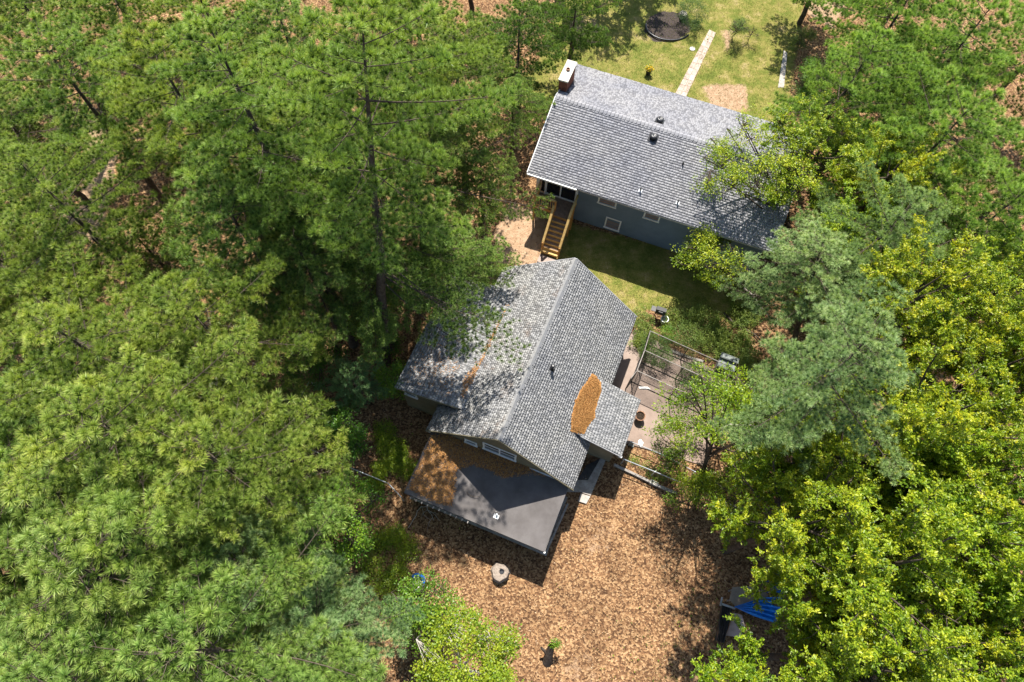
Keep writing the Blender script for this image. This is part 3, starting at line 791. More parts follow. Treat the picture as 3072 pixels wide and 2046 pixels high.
def blue_house():
    fr = HB; root = fr(BL/2, 0, 0)
    e = empty('house', root); tag(e, 'blue-grey house with a long violet-grey shingle roof and brick chimney', 'house')
    # walls
    wb = MB(); v0, v1 = -WV, WV; u0, u1 = BU0, BL-.35
    zt = RZ-WV*TB-.10
    poly = [fr(u0, v0, -.4), fr(u0, v1, -.4), fr(u0, v1, zt), fr(u0, 0, RZ-.12), fr(u0, v0, zt)]
    wb.prism(poly, fr.u*(u1-u0)); wall = wb.build('wall', MAT['blue_siding'], e, root=root)
    # clapboards: one lapped board per course on the wall that shows
    nb = int((zt+.1)/.18)
    for k in range(nb):
        z0 = GB-.05+k*.18; z1 = z0+.19
        if z0 > zt-.1: break
        m = MB(); ua = u0 if z0 > 4 else 2.95
        for (a, b) in ([(u0-.012, u1)] if z0 > 3.9 else [(2.95, u1)]):
            A0, A1 = fr(a, v1+.002, z0), fr(b, v1+.002, z0)
            o_ = fr.v*.022; i_ = fr.v*.004
            m.hexa([A0, A1, A1+o_, A0+o_, A0+[0, 0, z1-z0], A1+[0, 0, z1-z0], A1+i_+[0, 0, z1-z0], A0+i_+[0, 0, z1-z0]])
        m.build('clapboard', MAT['blue_siding'], wall, root=root)
    # roof slabs
    for sg, nm in ((1, 'roof'), (-1, 'roof')):
        m = MB(); t = np.array([0, 0, -.10])
        A = fr(0, 0, RZ-.012); B = fr(BL, 0, RZ-.012); C = fr(BL, sg*EW, EZ-.012); D = fr(0, sg*EW, EZ-.012)
        m.prism([A, B, C, D] if sg < 0 else [D, C, B, A], t)
        rf = m.build('roof', MAT['deckroof'], e, root=root)
        s_ = unit(fr.v*sg*EW+np.array([0, 0, -EW*TB]))
        slen = EW/math.cos(AL1)
        ch = None
        if sg < 0: ch = [(-1, .72), (.46, .72), (.46, 2.62), (-1, 2.62)]
        shingle_field(rf, fr, fr(0, 0, RZ), fr.u, s_, BL, slen, 'shingle_blue', seed=11+sg, n_single=230 if sg > 0 else 0, root=root, hole=ch, thick=(.004, .013))
        if sg > 0:
            ridge_caps(rf, fr(0, 0, RZ-.005), fr(BL, 0, RZ-.005), unit(fr.v*EW+np.array([0, 0, -EW*TB])), unit(-fr.v*EW+np.array([0, 0, -EW*TB])), 'shingle_blue', root, .17, .22)
            # gutter: white over the doors, grey beyond
            MB().box(fr, -.02, 2.95, EW+.005, EW+.10, EZ-.13, EZ-.02).build('gutter', MAT['white'], rf, root=root)
            MB().box(fr, 2.955, BL, EW+.004, EW+.03, EZ-.14, EZ-.015).build('fascia', MAT['fascia'], rf, root=root)
        # rake boards
        m = MB()
        a = fr(-.03, 0, RZ-.03); b = fr(-.03, sg*EW, EZ-.03); m.beam(a, b, .05, .15)
        m.build('rake_board', MAT['white'] if sg > 0 else MAT['fascia'], rf, root=root)
    # windows of the rear wall
    window(e, root, fr, v1+.006, 4.17, 5.28, 2.38, 3.32, 1)
    window(e, root, fr, v1+.006, 6.93, 7.88, 2.36, 3.32, 1)
    window(e, root, fr, v1+.006, 4.88, 5.84, .24, 1.27, 1)
    # glazed porch wall: corner posts, door frame, two sliding panes
    for (a, b) in ((.40, .58), (.92, 1.05), (2.80, 2.94)):
        MB().box(fr, a, b, v1+.002, v1+.09, 1.62, zt+.02).build('porch_post', MAT['white'], e, root=root)
    dr = MB().box(fr, 1.05, 2.80, v1+.002, v1+.06, 1.62, 1.72).box(fr, 1.05, 2.80, v1+.002, v1+.06, 3.42, 3.52).build('sliding_door', MAT['white'], e, root=root)
    for (a, b) in ((1.05, 1.86), (1.94, 2.80)):
        MB().box(fr, a, b, v1+.002, v1+.02, 1.72, 3.42).build('pane', MAT['glass'], dr, root=root)
    MB().box(fr, 1.86, 1.94, v1+.002, v1+.06, 1.72, 3.42).build('mullion', MAT['white'], dr, root=root)
    MB().box(fr, .58, .92, v1+.002, v1+.02, 1.62, 3.5).build('side_light', MAT['glass'], e, root=root)
    # chimney of single bricks
    cu0, cu1, cv0, cv1, ct = -.13, .36, -2.34, -.80, 5.86
    chm = MB().box(fr, cu0+.012, cu1-.012, cv0+.012, cv1-.012, 3.2, ct-.01).build('chimney', MAT['mortar'], e, root=root)
    brick_c = {}
    k = 0
    z = ct-.075; row = 0
    while z > 4.55:
        for face in ('u1', 'v1', 'u0', 'v0'):
            if face in ('u0', 'v0') and z < 5.3: continue
            along = (cv0, cv1) if face[0] == 'u' else (cu0, cu1)
            x = along[0]+(.0 if row % 2 else -.1)
            while x < along[1]-.02:
                x0 = max(x, along[0]); x1 = min(x+.195, along[1]); x += .205
                if x1-x0 < .04: continue
                lz = abs(x0)*TB
                if face == 'u1' and z+.06 < RZ-abs((x0+x1)/2)*TB: continue
                if face == 'v1' and z+.06 < RZ-abs(cv1)*TB-.2: continue
                m = MB()
                if face == 'u1': m.box(fr, cu1-.02, cu1+.004*random.random(), x0, x1, z, z+.062)
                elif face == 'u0': m.box(fr, cu0, cu0+.02, x0, x1, z, z+.062)
                elif face == 'v1': m.box(fr, x0, x1, cv1-.02, cv1+.004*random.random(), z, z+.062)
                else: m.box(fr, x0, x1, cv0, cv0+.02, z, z+.062)
                m.build('brick', MAT['brick'], chm, root=root); k += 1
        z -= .075; row += 1
    MB().box(fr, cu0-.05, cu1+.05, cv0-.05, cv1+.05, ct, ct+.09).build('chimney_cap', MAT['cap'], chm, root=root)
    MB().lathe(fr(.11, -1.62, ct+.09), [(.11, 0), (.11, .10), (.085, .10), (.085, .02)], 14).build('flue', MAT['terracotta'], chm, root=root)
    # mushroom vents
    for (uu, vv) in ((6.0, .62), (6.0, -.70)):
        zz = RZ-abs(vv)*TB
        c = fr(uu, vv, zz-.03)
        vt = MB().lathe(c, [(.13, 0), (.13, .14), (.21, .15), (.215, .18), (.19, .23), (.13, .265), (.09, .27), (.075, .255), (.03, .25)], 24).build('roof_vent', MAT['black_plastic'], e, smooth=True, root=root)
        sgn = 1 if vv > 0 else -1
        MB().prism([fr(uu-.26, vv-.24, zz-sgn*-.24*TB+.03), fr(uu+.26, vv-.24, zz-sgn*-.24*TB+.03), fr(uu+.26, vv+.24, zz-sgn*.24*TB+.03), fr(uu-.26, vv+.24, zz-sgn*.24*TB+.03)], (0, 0, .006)).build('flashing', MAT['black_plastic'], vt, root=root)
    for (uu, vv, hh, pr) in ((6.32, 3.54, .34, 1), (8.465, 3.55, .34, 1), (8.02, 1.51, .26, 0)):
        zz = RZ-abs(vv)*TB; c = fr(uu, vv, zz-.03)
        vp = MB().lathe(c, [(.045, 0), (.045, hh), (.03, hh), (.03, hh-.05)], 12).build('vent_pipe', MAT['black_plastic'], e, smooth=True, root=root)
        if pr: MB().prism([fr(uu-.10, vv-.10, zz+.10*TB+.03), fr(uu-.10, vv+.07, zz-.07*TB+.03), fr(uu+.10, vv+.07, zz-.07*TB+.03), fr(uu+.10, vv-.10, zz+.10*TB+.03)], (0, 0, .006)).build('flashing', MAT['white_metal'], vp, root=root)
blue_house()

def stairs():
    fr = HB; root = fr(2.4, 5.6, 0)
    e = empty('wooden_staircase', root); tag(e, 'new yellow lumber stairs with a small landing below the sliding doors', 'stairs')
    Z = 1.62
    # landing boards, run along v
    k = 0; x = .62
    while x < 2.94:
        v_end = 4.80 if x < 1.84 else 5.08
        MB().box(fr, x, min(x+.132, 2.95), 3.86, v_end, Z-.03, Z).build('deck_board', MAT['deck'], e, root=root); x += .138
    for (a, b, c, d) in ((.6, 1.84, 4.80, 4.85), (1.84, 2.97, 5.08, 5.12)):
        MB().box(fr, a, b, c, d, Z-.24, Z-.005).build('rim_joist', MAT['lumber_dark'], e, root=root)
    # treads and risers
    n = 8; v0, v1 = 5.12, 6.84; zb = .16
    run = (v1-v0)/n; rise = (Z-zb)/(n+.6)
    for i in range(n):
        zz = Z-rise*(i+1); va = v0+run*i
        MB().box(fr, 1.98, 2.93, va+.004, va+run+.015, zz-.035, zz).build('tread', MAT['deck'] if i < n-1 else MAT['lumber'], e, root=root)
        MB().box(fr, 1.985, 2.925, va+run+.017, va+run+.035, zz-rise+.003, zz+.012).build('riser', MAT['lumber'], e, root=root)
    for uu in (1.93, 2.98):
        m = MB(); m.beam(fr(uu, v0-.05, Z-.18), fr(uu, v1+.10, zb-.05), .045, .28); m.build('stringer', MAT['lumber'], e, root=root)
        top = fr(uu, v0-.02, Z+.93); bot = fr(uu, v1-.10, zb+.93)
        MB().beam(top, bot, .13, .04).build('handrail', MAT['lumber'], e, root=root)
        MB().beam(top-[0, 0, .10], bot-[0, 0, .10], .04, .09).build('rail_board', MAT['lumber'], e, root=root)
        for (vv, z0, z1) in ((v0-.02, -.1, Z+.92), (v1-.08, -.1, zb+.92)):
            m = MB(); m.box(fr, uu-.045, uu+.045, vv-.045, vv+.045, z0, z1); m.build('post', MAT['lumber_dark'], e, root=root)
        for j in range(11):
            f = (j+.5)/11; p = top*(1-f)+bot*f
            MB().beam(p-[0, 0, .14], p-[0, 0, .82], .035, .035).build('baluster', MAT['lumber'], e, root=root)
    # landing rails
    def rail(a, b):
        A = fr(*a, Z+.95); B = fr(*b, Z+.95)
        MB().beam(A, B, .13, .04).build('handrail', MAT['lumber'], e, root=root)
        MB().beam(A-[0, 0, .09], B-[0, 0, .09], .035, .08).build('rail_board', MAT['lumber'], e, root=root)
        MB().beam(A-[0, 0, .83], B-[0, 0, .83], .035, .08).build('rail_board', MAT['lumber'], e, root=root)
        L = np.linalg.norm(B-A); m = int(L/.13)
        for j in range(1, m):
            p = A*(1-j/m)+B*(j/m)
            MB().beam(p-[0, 0, .13], p-[0, 0, .80], .035, .035).build('baluster', MAT['lumber'], e, root=root)
    rail((.68, 4.82), (1.90, 4.78)); rail((.66, 3.90), (.66, 4.80)); rail((2.985, 3.90), (2.985, 5.08))
    for (a, b) in ((.66, 4.80), (3.0, 4.60), (1.93, 4.78)):
        MB().box(fr, a-.05, a+.05, b-.05, b+.05, -.1, Z+.93).build('post', MAT['lumber_dark'], e, root=root)
    o = MB().box(fr, 1.9, 3.15, 6.95, 7.5, -.10, .055).build('concrete_pad', MAT['patio'], None)
    tag(o, 'small tan concrete pad at the foot of the wooden stairs', 'concrete pad')
stairs()

def cottage():
    fr = HC; root = fr(CL/2, 0, 0)
    e = empty('cottage', root); tag(e, 'olive stucco cottage with a steep grey shingle gable roof and low side roofs', 'house')
    iw = .28; WVc = CW-iw
    zt = CR-WVc*TC_-.12
    m = MB(); m.prism([fr(.3, -WVc, -.4), fr(.3, WVc, -.4), fr(.3, WVc, zt), fr(.3, 0, CR-.13), fr(.3, -WVc, zt)], fr.u*(CL-.3-.22))
    wall = m.build('wall', MAT['stucco'], e, root=root)
    rfs = []
    nrmz = np.array([0, 0, 1.])
    for sg in (1, -1):
        A, B, C, D = fr(0, 0, CR-.012), fr(CL, 0, CR-.012), fr(CL, sg*CW, CE-.012), fr(0, sg*CW, CE-.012)
        m = MB().prism([A, B, C, D] if sg < 0 else [D, C, B, A], (0, 0, -.13)); rf = m.build('roof', MAT['deckroof'], e, root=root)
        s_ = unit(fr.v*sg*CW+np.array([0, 0, -CW*TC_]))
        sl_ = CW/math.cos(AL2)
        # parts covered by the annex / side roof are left without courses
        if sg < 0: hole = [(1.75, 2.42/math.cos(AL2)+.06), (8.6, 2.42/math.cos(AL2)+.06), (8.6, 9), (1.75, 9)]
        else: hole = [(4.5, 3.02/math.cos(AL2)+.06), (7.5, 3.02/math.cos(AL2)+.06), (7.5, 9), (4.5, 9)]
        shingle_field(rf, fr, fr(0, 0, CR), fr.u, s_, CL, sl_, 'shingle_grey' if sg > 0 else 'shingle_moss', seed=21+sg, n_single=120, root=root, hole=hole)
        if sg > 0:
            ridge_caps(rf, fr(CL, 0, CR-.01), fr(0, 0, CR-.01), unit(fr.v*CW+np.array([0, 0, -CW*TC_])), unit(-fr.v*CW+np.array([0, 0, -CW*TC_])), 'shingle_grey', root, .17, .32)
        for uu in (-.02, CL+.02):
            MB().beam(fr(uu, 0, CR-.06), fr(uu, sg*CW, CE-.06), .035, .13).build('rake_board', MAT['stucco'] if uu > 0 else MAT['fascia'], rf, root=root)
    MB().box(fr, CL-.20, CL+.03, -CW-.03, -CW+.22, CE-.14, CE-.03).build('eave_return', MAT['white'], e, root=root)
    # gable windows (wall plane u = CL-.22)
    gp = CL-.22
    window(e, root, fr, gp+.004, -.90, .83, 2.62, 3.66, 1, mat_in='glass', mull=1, rails=1, axis='u')
    window(e, root, fr, gp+.004, -1.88, -1.22, 2.42, 2.92, 1, mat_in='glass', axis='u')
    MB().box(fr, gp+.003, gp+.06, 1.55, 3.55, 2.30, 2.40).build('flashing_strip', MAT['white_metal'], e, root=root)
    # annex on the left, low slope
    ak, az0, ao, azo = -2.42, CR-2.42*TC_+.03, -6.15, 2.98
    au0, au1 = 1.75, 8.70
    s_ = np.array([0, 0, azo-az0])+fr.v*(ao-ak); sl_ = np.linalg.norm(s_); s_ = s_/sl_
    ar = MB().prism([fr(au0, ak+.15, az0-.012-.15*(azo-az0)/(ao-ak)*-1-.03), fr(au1, ak+.15, az0-.045), fr(au1, ao, azo-.012), fr(au0, ao, azo-.012)], (0, 0, -.10)).build('annex_roof', MAT['deckroof'], e, root=root)
    shingle_field(ar, fr, fr(au0, ak, az0), fr.u, s_, au1-au0, sl_, 'shingle_moss', seed=31, n_single=40, root=root)
    aw = MB().prism([fr(au0+.2, ao+.25, -.4), fr(au0+.2, -3.3, -.4), fr(au0+.2, -3.3, 3.35), fr(au0+.2, ao+.25, 2.92)], fr.u*(au1-au0-.2-.14)).build('annex_wall', MAT['stucco'], e, root=root)
    MB().beam(fr(au1+.015, ak-.2, az0-.10), fr(au1+.015, ao, azo-.06), .03, .11).build('rake_board', MAT['stucco'], ar, root=root)
    window(e, root, fr, au1-.14+.004, -5.75, -5.05, 2.15, 2.62, 1, mat_in='glass', axis='u')
    # side room on the right with its low roof
    sk_, sz0, so_, szo = 2.95, CR-2.95*TC_+.035, 5.50, 2.50
    su0, su1 = 4.42, 7.57
    s_ = np.array([0, 0, szo-sz0])+fr.v*(so_-sk_); sl_ = np.linalg.norm(s_); s_ = s_/sl_
    sr = MB().prism([fr(su1, sk_+.12, sz0-.05), fr(su0, sk_+.12, sz0-.05), fr(su0, so_, szo-.012), fr(su1, so_, szo-.012)], (0, 0, -.11)).build('side_roof', MAT['deckroof'], e, root=root)
    shingle_field(sr, fr, fr(su0, sk_, sz0), fr.u, s_, su1-su0, sl_, 'shingle_grey', seed=41, n_single=20, root=root)
    MB().prism([fr(su0+.2, 3.4, -.4), fr(su0+.2, so_-.3, -.4), fr(su0+.2, so_-.3, 2.44), fr(su0+.2, 3.4, 3.0)], fr.u*(su1-su0-.42)).build('side_wall', MAT['stucco'], e, root=root)
    MB().beam(fr(su1+.02, sk_+.35, sz0-.18), fr(su1+.02, so_, szo-.07), .03, .12).build('rake_board', MAT['fascia'], sr, root=root)
    MB().box(fr, su1-.03, su1+.06, so_-.12, so_+.05, szo-.12, szo-.03).build('gutter_end', MAT['white'], sr, root=root)
    # vent pipe on the right slope
    uu, vv = 5.63, .95; zz = CR-vv*TC_
    vp = MB().lathe(fr(uu, vv, zz-.05), [(.06, 0), (.06, .42), (.09, .43), (.09, .50), (.05, .54), (.04, .54)], 14).build('vent_pipe', MAT['black_plastic'], e, smooth=True, root=root)
    MB().prism([fr(uu-.10, vv-.12, zz+.12*TC_+.035), fr(uu-.10, vv+.12, zz-.12*TC_+.035), fr(uu+.10, vv+.12, zz-.12*TC_+.035), fr(uu+.10, vv-.12, zz+.12*TC_+.035)], (0, 0, .006)).build('flashing', MAT['black_plastic'], vp, root=root)
    # dark foundation course behind the side room
    MB().box(fr, 7.57-.21, 9.7, CW-iw, CW-iw+.02, -.1, .35).build('foundation', MAT['concrete'], e, root=root)
cottage()

def porch():
    fr = HC; root = fr(11.5, 0, 0)
    e = empty('porch', root); tag(e, 'low flat-roofed porch with dark rolled roofing at the cottage gable end', 'porch')
    m_, t, out = new_mat('rolled_roofing')
    P = geo_pos(t)
    c = ramp(t, [(.35, (.095, .085, .082)), (.65, (.135, .123, .12))], noise(t, 1.1, 5, .6, P))
    c = mix(t, c, ramp(t, [(.3, (.85,)*3), (.7, (1.15,)*3)], noise(t, 70, 2, .7, P)), 1., 'MULTIPLY')
    finish(t, out, c, .88, noise(t, 70, 2, .7, P), .3, .005, .25)
    u0, u1, v0, v1 = 9.76, 13.13, -3.60, 3.61
    zi, zo = 2.33, 2.15
    def Z(u_): return zi+(zo-zi)*(u_-u0)/(u1-u0)
    slab = MB().prism([fr(u0, v0, zi-.012), fr(u1, v0, zo-.012), fr(u1, v1, zo-.012), fr(u0, v1, zi-.012)], (0, 0, -.12)).build('roof', MAT['deckroof'], e, root=root)
    # roll strips, overlapping
    n = 4
    for k in range(n):
        a0 = u0+(u1-u0)*k/n; a1_ = u0+(u1-u0)*(k+1)/n+.05
        a1_ = min(a1_, u1+.01)
        z = .004*(n-k) if False else .003+.004*k
        MB().prism([fr(a0, v0-.01, Z(a0)+z+.004), fr(a0, v1+.01, Z(a0)+z+.004), fr(a1_, v1+.01, Z(a1_)+z), fr(a1_, v0-.01, Z(a1_)+z)], (0, 0, .006)).build('roofing_strip', m_, slab, root=root)
    MB().box(fr, u1+.005, u1+.025, v0, v1, zo-.09, zo-.002).build('fascia', MAT['black_metal'], slab, root=root)
    MB().box(fr, u0+.1, u1, v1+.012, v1+.03, zo-.10, zo-.01).build('drip_edge', MAT['grey_wood'], slab, root=root)
    MB().box(fr, u1-.02, u1+.06, v1-.02, v1+.07, zo-.12, zo-.02).build('gutter_end', MAT['white'], slab, root=root)
    # exposed rafter tails under the lower edge
    for k in range(11):
        vv = v0+.35+k*.30
        MB().box(fr, u1+.036, u1+.16, vv, vv+.045, zo-.14, zo-.06).build('rafter_tail', MAT['grey_wood'], e, root=root)
    for vv in (v0+.15, -1.2, 1.1, v1-.15):
        MB().box(fr, u1-.25, u1-.15, vv-.05, vv+.05, -.1, zo-.13).build('post', MAT['grey_wood'], e, root=root)
    # floor and rail of the porch
    k = 0; x = CL+.02
    while x < u1-.1:
        MB().box(fr, x, x+.135, v0+.1, v1+.20, .40, .43).build('floor_board', MAT['grey_wood'], e, root=root); x += .14
    MB().beam(fr(10.4, v1+.30, .95), fr(12.95, v1+.12, .95), .10, .04).build('handrail', MAT['grey_wood'], e, root=root)
    MB().beam(fr(10.4, v1+.30, .60), fr(12.95, v1+.12, .60), .035, .09).build('handrail', MAT['grey_wood'], e, root=root)
    # plumbing vent with white boot
    c = at(1490, 1545, 2.28); l = fr.loc(c)
    b = MB().box(fr, l[0]-.16, l[0]+.16, l[1]-.13, l[1]+.13, Z(l[0])+.016, Z(l[0])+.026).build('flashing', MAT['paper'], e, root=root)
    MB().lathe(fr(l[0]-.02, l[1], Z(l[0])), [(.05, .0), (.045, .20), (.03, .20)], 12).build('vent_pipe', MAT['galv'], e, root=root)
    return Z
PZ = porch()

# pine straw lying on the roofs
def straw_patch(name, label, pts_fn, poly_ab, n, L=.10, thick=.05, seed=1, cat='pine straw', parent=None, edge=.18):
    """blades of pine straw filling a polygon given in surface coordinates; pts_fn maps (a,b,h) to world"""
    r = np.random.default_rng(seed); poly = np.array(poly_ab)
    lo, hi = poly.min(0), poly.max(0); P = []
    while len(P) < n:
        q = lo+(hi-lo)*r.random((n*2, 2)); q = q[inside(q, poly)]
        P.extend(q[:n-len(P)])
    P = np.array(P)
    dd = soft(P, poly, edge); cl_ = .5+.5*np.sin(P[:, 0]*7+2*np.sin(P[:, 1]*5))*np.sin(P[:, 1]*8+2*np.sin(P[:, 0]*4)); P = P[dd > .5+(r.random(len(P))*.6+.4*cl_)*.5]; dd = soft(P, poly, .35)
    hgt = (dd-.5)*2*thick
    W = np.array([pts_fn(a, b, h+r.uniform(.0, .02)+.03) for (a, b), h in zip(P, hgt)])
    k = len(W); ang = r.uniform(0, 2*math.pi, k)
    e1 = unit(pts_fn(1, 0, 0)-pts_fn(0, 0, 0)); e2 = unit(pts_fn(0, 1, 0)-pts_fn(0, 0, 0)); nn = np.cross(e1, e2); nn *= np.sign(nn[2])
    D = unit(np.cos(ang)[:, None]*e1+np.sin(ang)[:, None]*e2+nn*r.normal(0, .22, (k, 1)))
    me = leaves_mesh(name, W, D, np.repeat(nn[None], k, 0), np.full(k, L)*r.uniform(.5, 1.2, k), r.random(k), MAT['straw'], aspect=.22)
    o = obj(name, me, parent)
    if parent is None: tag(o, label, cat, kind='stuff')
    return o
fr = HC
def side_surf(a, b, h):   # side roof
    sz0 = CR-2.95*TC_+.035; return fr(a, b, sz0+(2.50-sz0)*(b-2.95)/2.55+h)
def ann_surf(a, b, h):
    az0 = CR-2.42*TC_+.03; return fr(a, b, az0+(2.98-az0)*(b+2.42)/(-6.15+2.42)+h)
def pile_surf(a, b, h):   # rests in the crease: max of the two planes
    sz = side_surf(a, b, 0)[2]; mz = CR-b*TC_
    return fr(a, b, max(sz, mz)+h)
pl_px = [(1325, 822), (1350, 838), (1380, 880), (1382, 930), (1365, 975), (1345, 1040), (1345, 1085), (1305, 1130), (1278, 1182), (1235, 1178), (1200, 1165), (1203, 1080), (1225, 985), (1265, 905), (1295, 870)]
def px2side(x, y):
    z = 3.05
    for _ in range(6):
        l = fr.loc(at(1100+x/1.96, 700+y/1.96, z)); z = pile_surf(l[0], l[1], 0)[2]
    return l[:2]
def pile_mound():
    poly = np.array([px2side(*q) for q in pl_px]); lo, hi = poly.min(0)-.05, poly.max(0)+.05
    n1, n2 = 60, 30; V = []; F = []; ids = -np.ones((n1, n2), int)
    ga = np.linspace(lo[0], hi[0], n1); gb = np.linspace(lo[1], hi[1], n2)
    G = np.array([(a, b) for a in ga for b in gb]); s = soft(G, poly, .30); r = np.random.default_rng(5)
    for k, (a, b) in enumerate(G):
        if s[k] > .47:
            ids[k//n2, k % n2] = len(V)
            V.append(pile_surf(a, b, .012+(min(s[k], 1)-.47)*.24+r.uniform(0, .018)))
    for i in range(n1-1):
        for j in range(n2-1):
            q = [ids[i, j], ids[i+1, j], ids[i+1, j+1], ids[i, j+1]]
            if min(q) >= 0: F.append(q)
    root = np.array(V).mean(0)
    e = empty('pine_straw_pile', root); tag(e, 'thick orange pile of pine straw in the crease above the side room roof', 'pine straw')
    obj('mound', mesh_from('mound', np.array(V)-root, F, MAT['straw'], True, r.uniform(.2, .6, len(V))), e)
    o = straw_patch('loose_straw', '', lambda a, b, h: pile_surf(a, b, h+.02), [tuple(q) for q in poly], 9000, .09, .13, 3, parent=e)
    o.data.transform(Matrix.Translation(Vector(-root))); o['kind'] = 'stuff'
pile_mound()
straw_patch('pine_straw', 'orange streak of pine straw in the crease between main roof and annex roof', ann_surf,
            [(1.8, -2.42), (2.6, -2.44), (4.2, -2.43), (6.0, -2.44), (8.3, -2.50), (8.2, -2.85), (7.2, -3.1), (6.0, -2.75), (4.5, -2.7), (2.6, -2.62)], 1700, .10, .02, 8)
straw_patch('pine_straw', 'thin scatter of pine straw along the outer half of the annex roof', ann_surf,
            [(5.2, -6.0), (8.4, -6.0), (8.5, -3.0), (6.5, -3.4), (5.2, -4.6)], 800, .10, .005, 9)
STRAW_PORCH = [tuple(HC.loc(at(1200+x/4.126, 1280+y/4.126, 2.24))[:2]) for x, y in [(385, 85), (140, 640), (70, 780), (170, 830), (330, 900), (480, 985), (650, 985), (690, 800), (720, 560), (900, 500), (1100, 560), (1240, 660), (1440, 640), (1640, 600), (1900, 660), (1600, 480), (1000, 240), (600, 90)]]
def porch_surf(a, b, h): return HC(a, b, PZ(a)+.022+h)
straw_patch('pine_straw', 'brown sheet of pine straw covering the left half of the flat porch roof', porch_surf,
            STRAW_PORCH, 15000, .10, .012, 10)

# ================================================================== PATHS, PATIO AND SMALL GROUND WORKS
def slab_px(name, pts, z0, z1, mat, kind=None, label=None, cat=None, parent=None):
    V = [at(x, y, z1) for x, y in pts]
    ar = sum(V[i][0]*V[(i+1) % len(V)][1]-V[(i+1) % len(V)][0]*V[i][1] for i in range(len(V)))
    if ar > 0: V = V[::-1]
    o = MB().prism(V, (0, 0, z0-z1)).build(name, MAT[mat], parent)
    if kind or label: tag(o, label, cat, kind=kind)
    return o
# front walk of separate pavers
def walk():
    e = empty('garden_path', at(2070, 190, 0)); e['kind'] = 'structure'
    root = np.array(e.location)
    A0, A1 = at(2128, 88, .02), at(2148, 98, .02); B0, B1 = at(2024, 284, .02), at(2060, 288, .02)
    C0, C1 = at(2012, 305, .02), at(2048, 312, .02)
    n = 13
    for k in range(n):
        for j in range(2):
            f0, f1 = (k+.02)/n, (k+.98)/n; g0, g1 = (j+.02)/2, (j+.98)/2
            def q(f, g): 
                L = A0*(1-f)+C0*f; R_ = A1*(1-f)+C1*f; return L*(1-g)+R_*g
            z = random.uniform(-.004, .006)
            MB().prism([q(f0, g0)+[0, 0, z], q(f1, g0)+[0, 0, z], q(f1, g1)+[0, 0, z], q(f0, g1)+[0, 0, z]], (0, 0, -.07)).build('paver', MAT['paver'], e, root=root)
walk()
slab_px('driveway_edge', [(2352, 150), (2362, 160), (2352, 262), (2334, 262)], -.05, .015, 'concrete', 'structure')
slab_px('patio', [(1905, 985), (1945, 1010), (2100, 1085), (2210, 1150), (2120, 1400), (2040, 1375), (1880, 1330), (1760, 1200)], -.08, .03, 'patio', 'structure')
o = slab_px('concrete_walk', [(1803, 1372), (1818, 1378), (1772, 1487), (1740, 1476), (1700, 1475), (1712, 1440), (1764, 1440)], -.08, .05, 'grey_wood', 'structure')
o = slab_px('stepping_stone', [(1742, 1480), (1771, 1489), (1759, 1511), (1734, 1503)], -.05, .09, 'concrete', None, 'pale square stone step at the end of the narrow cottage walk', 'stone step')
slab_px('dark_slab', [(1760, 1395), (1800, 1375), (1770, 1440), (1740, 1470), (1722, 1455)], -.1, .01, 'black_metal', 'structure')  # thin flat dark slab between the cottage wall and the narrow walk
# timber edging beside the fence
def edging(pts, label, w_=.12, h=.16, mat='grey_wood'):
    e = empty('timber_edging', at(*pts[0], 0)); root = np.array(e.location); tag(e, label, 'timber edging')
    for k in range(len(pts)-1):
        A = at(*pts[k], h/2); B = at(*pts[k+1], h/2)
        MB().beam(A, B-(B-A)*.01, w_, h).build('timber', MAT[mat], e, root=root)
edging([(1842, 1394), (1910, 1426), (1975, 1458), (2030, 1480)], 'long low grey timber edging running right from the side room wall')
edging([(2014, 1053), (2060, 1070), (2110, 1085)], 'pale timber edging at the back of the kennel', .14, .10)
edging([(2200, 1105), (2250, 1125), (2290, 1140)], 'short grey timber edging right of the grey storage box', .14, .12)

# lawn bed edging: dark ring and a bird bath like stump
def ring(c, R_, r_, mat, name, label, cat, z=.05, sx=1., sy=1., a0=0, a1_=2*math.pi):
    n = 40; pts = [c+np.array([math.cos(a)*R_*sx, math.sin(a)*R_*sy, z]) for a in np.linspace(a0, a1_, n)]
    o = MB().tube(pts, r_, 6).build(name, MAT[mat], None, smooth=True); tag(o, label, cat); return o
c = at(2005, 82, 0); L1_ = np.linalg.norm(at(1938, 82)-at(2072, 82))/2
ring(c, L1_, .06, 'black_plastic', 'bed_edging', 'dark curved edging round the mulch bed on the front lawn', 'garden edging', .03, 1, .8, math.radians(170), math.radians(330))
o = MB().lathe(at(2047, 52, 0), [(.22, 0), (.20, .28), (.26, .30), (.26, .36), (.20, .36), (.18, .32)], 16).build('bird_bath', MAT['concrete'], None, smooth=False)
tag(o, 'small pale round bird bath in the mulch bed on the front lawn', 'bird bath')
o = MB().lathe(at(2077, 147, 0), [(.20, -.03), (.20, .03), (.16, .045)], 12).build('flat_stone', MAT['blk'], None); tag(o, 'flat pale round stone in the grass left of the garden path', 'stone')

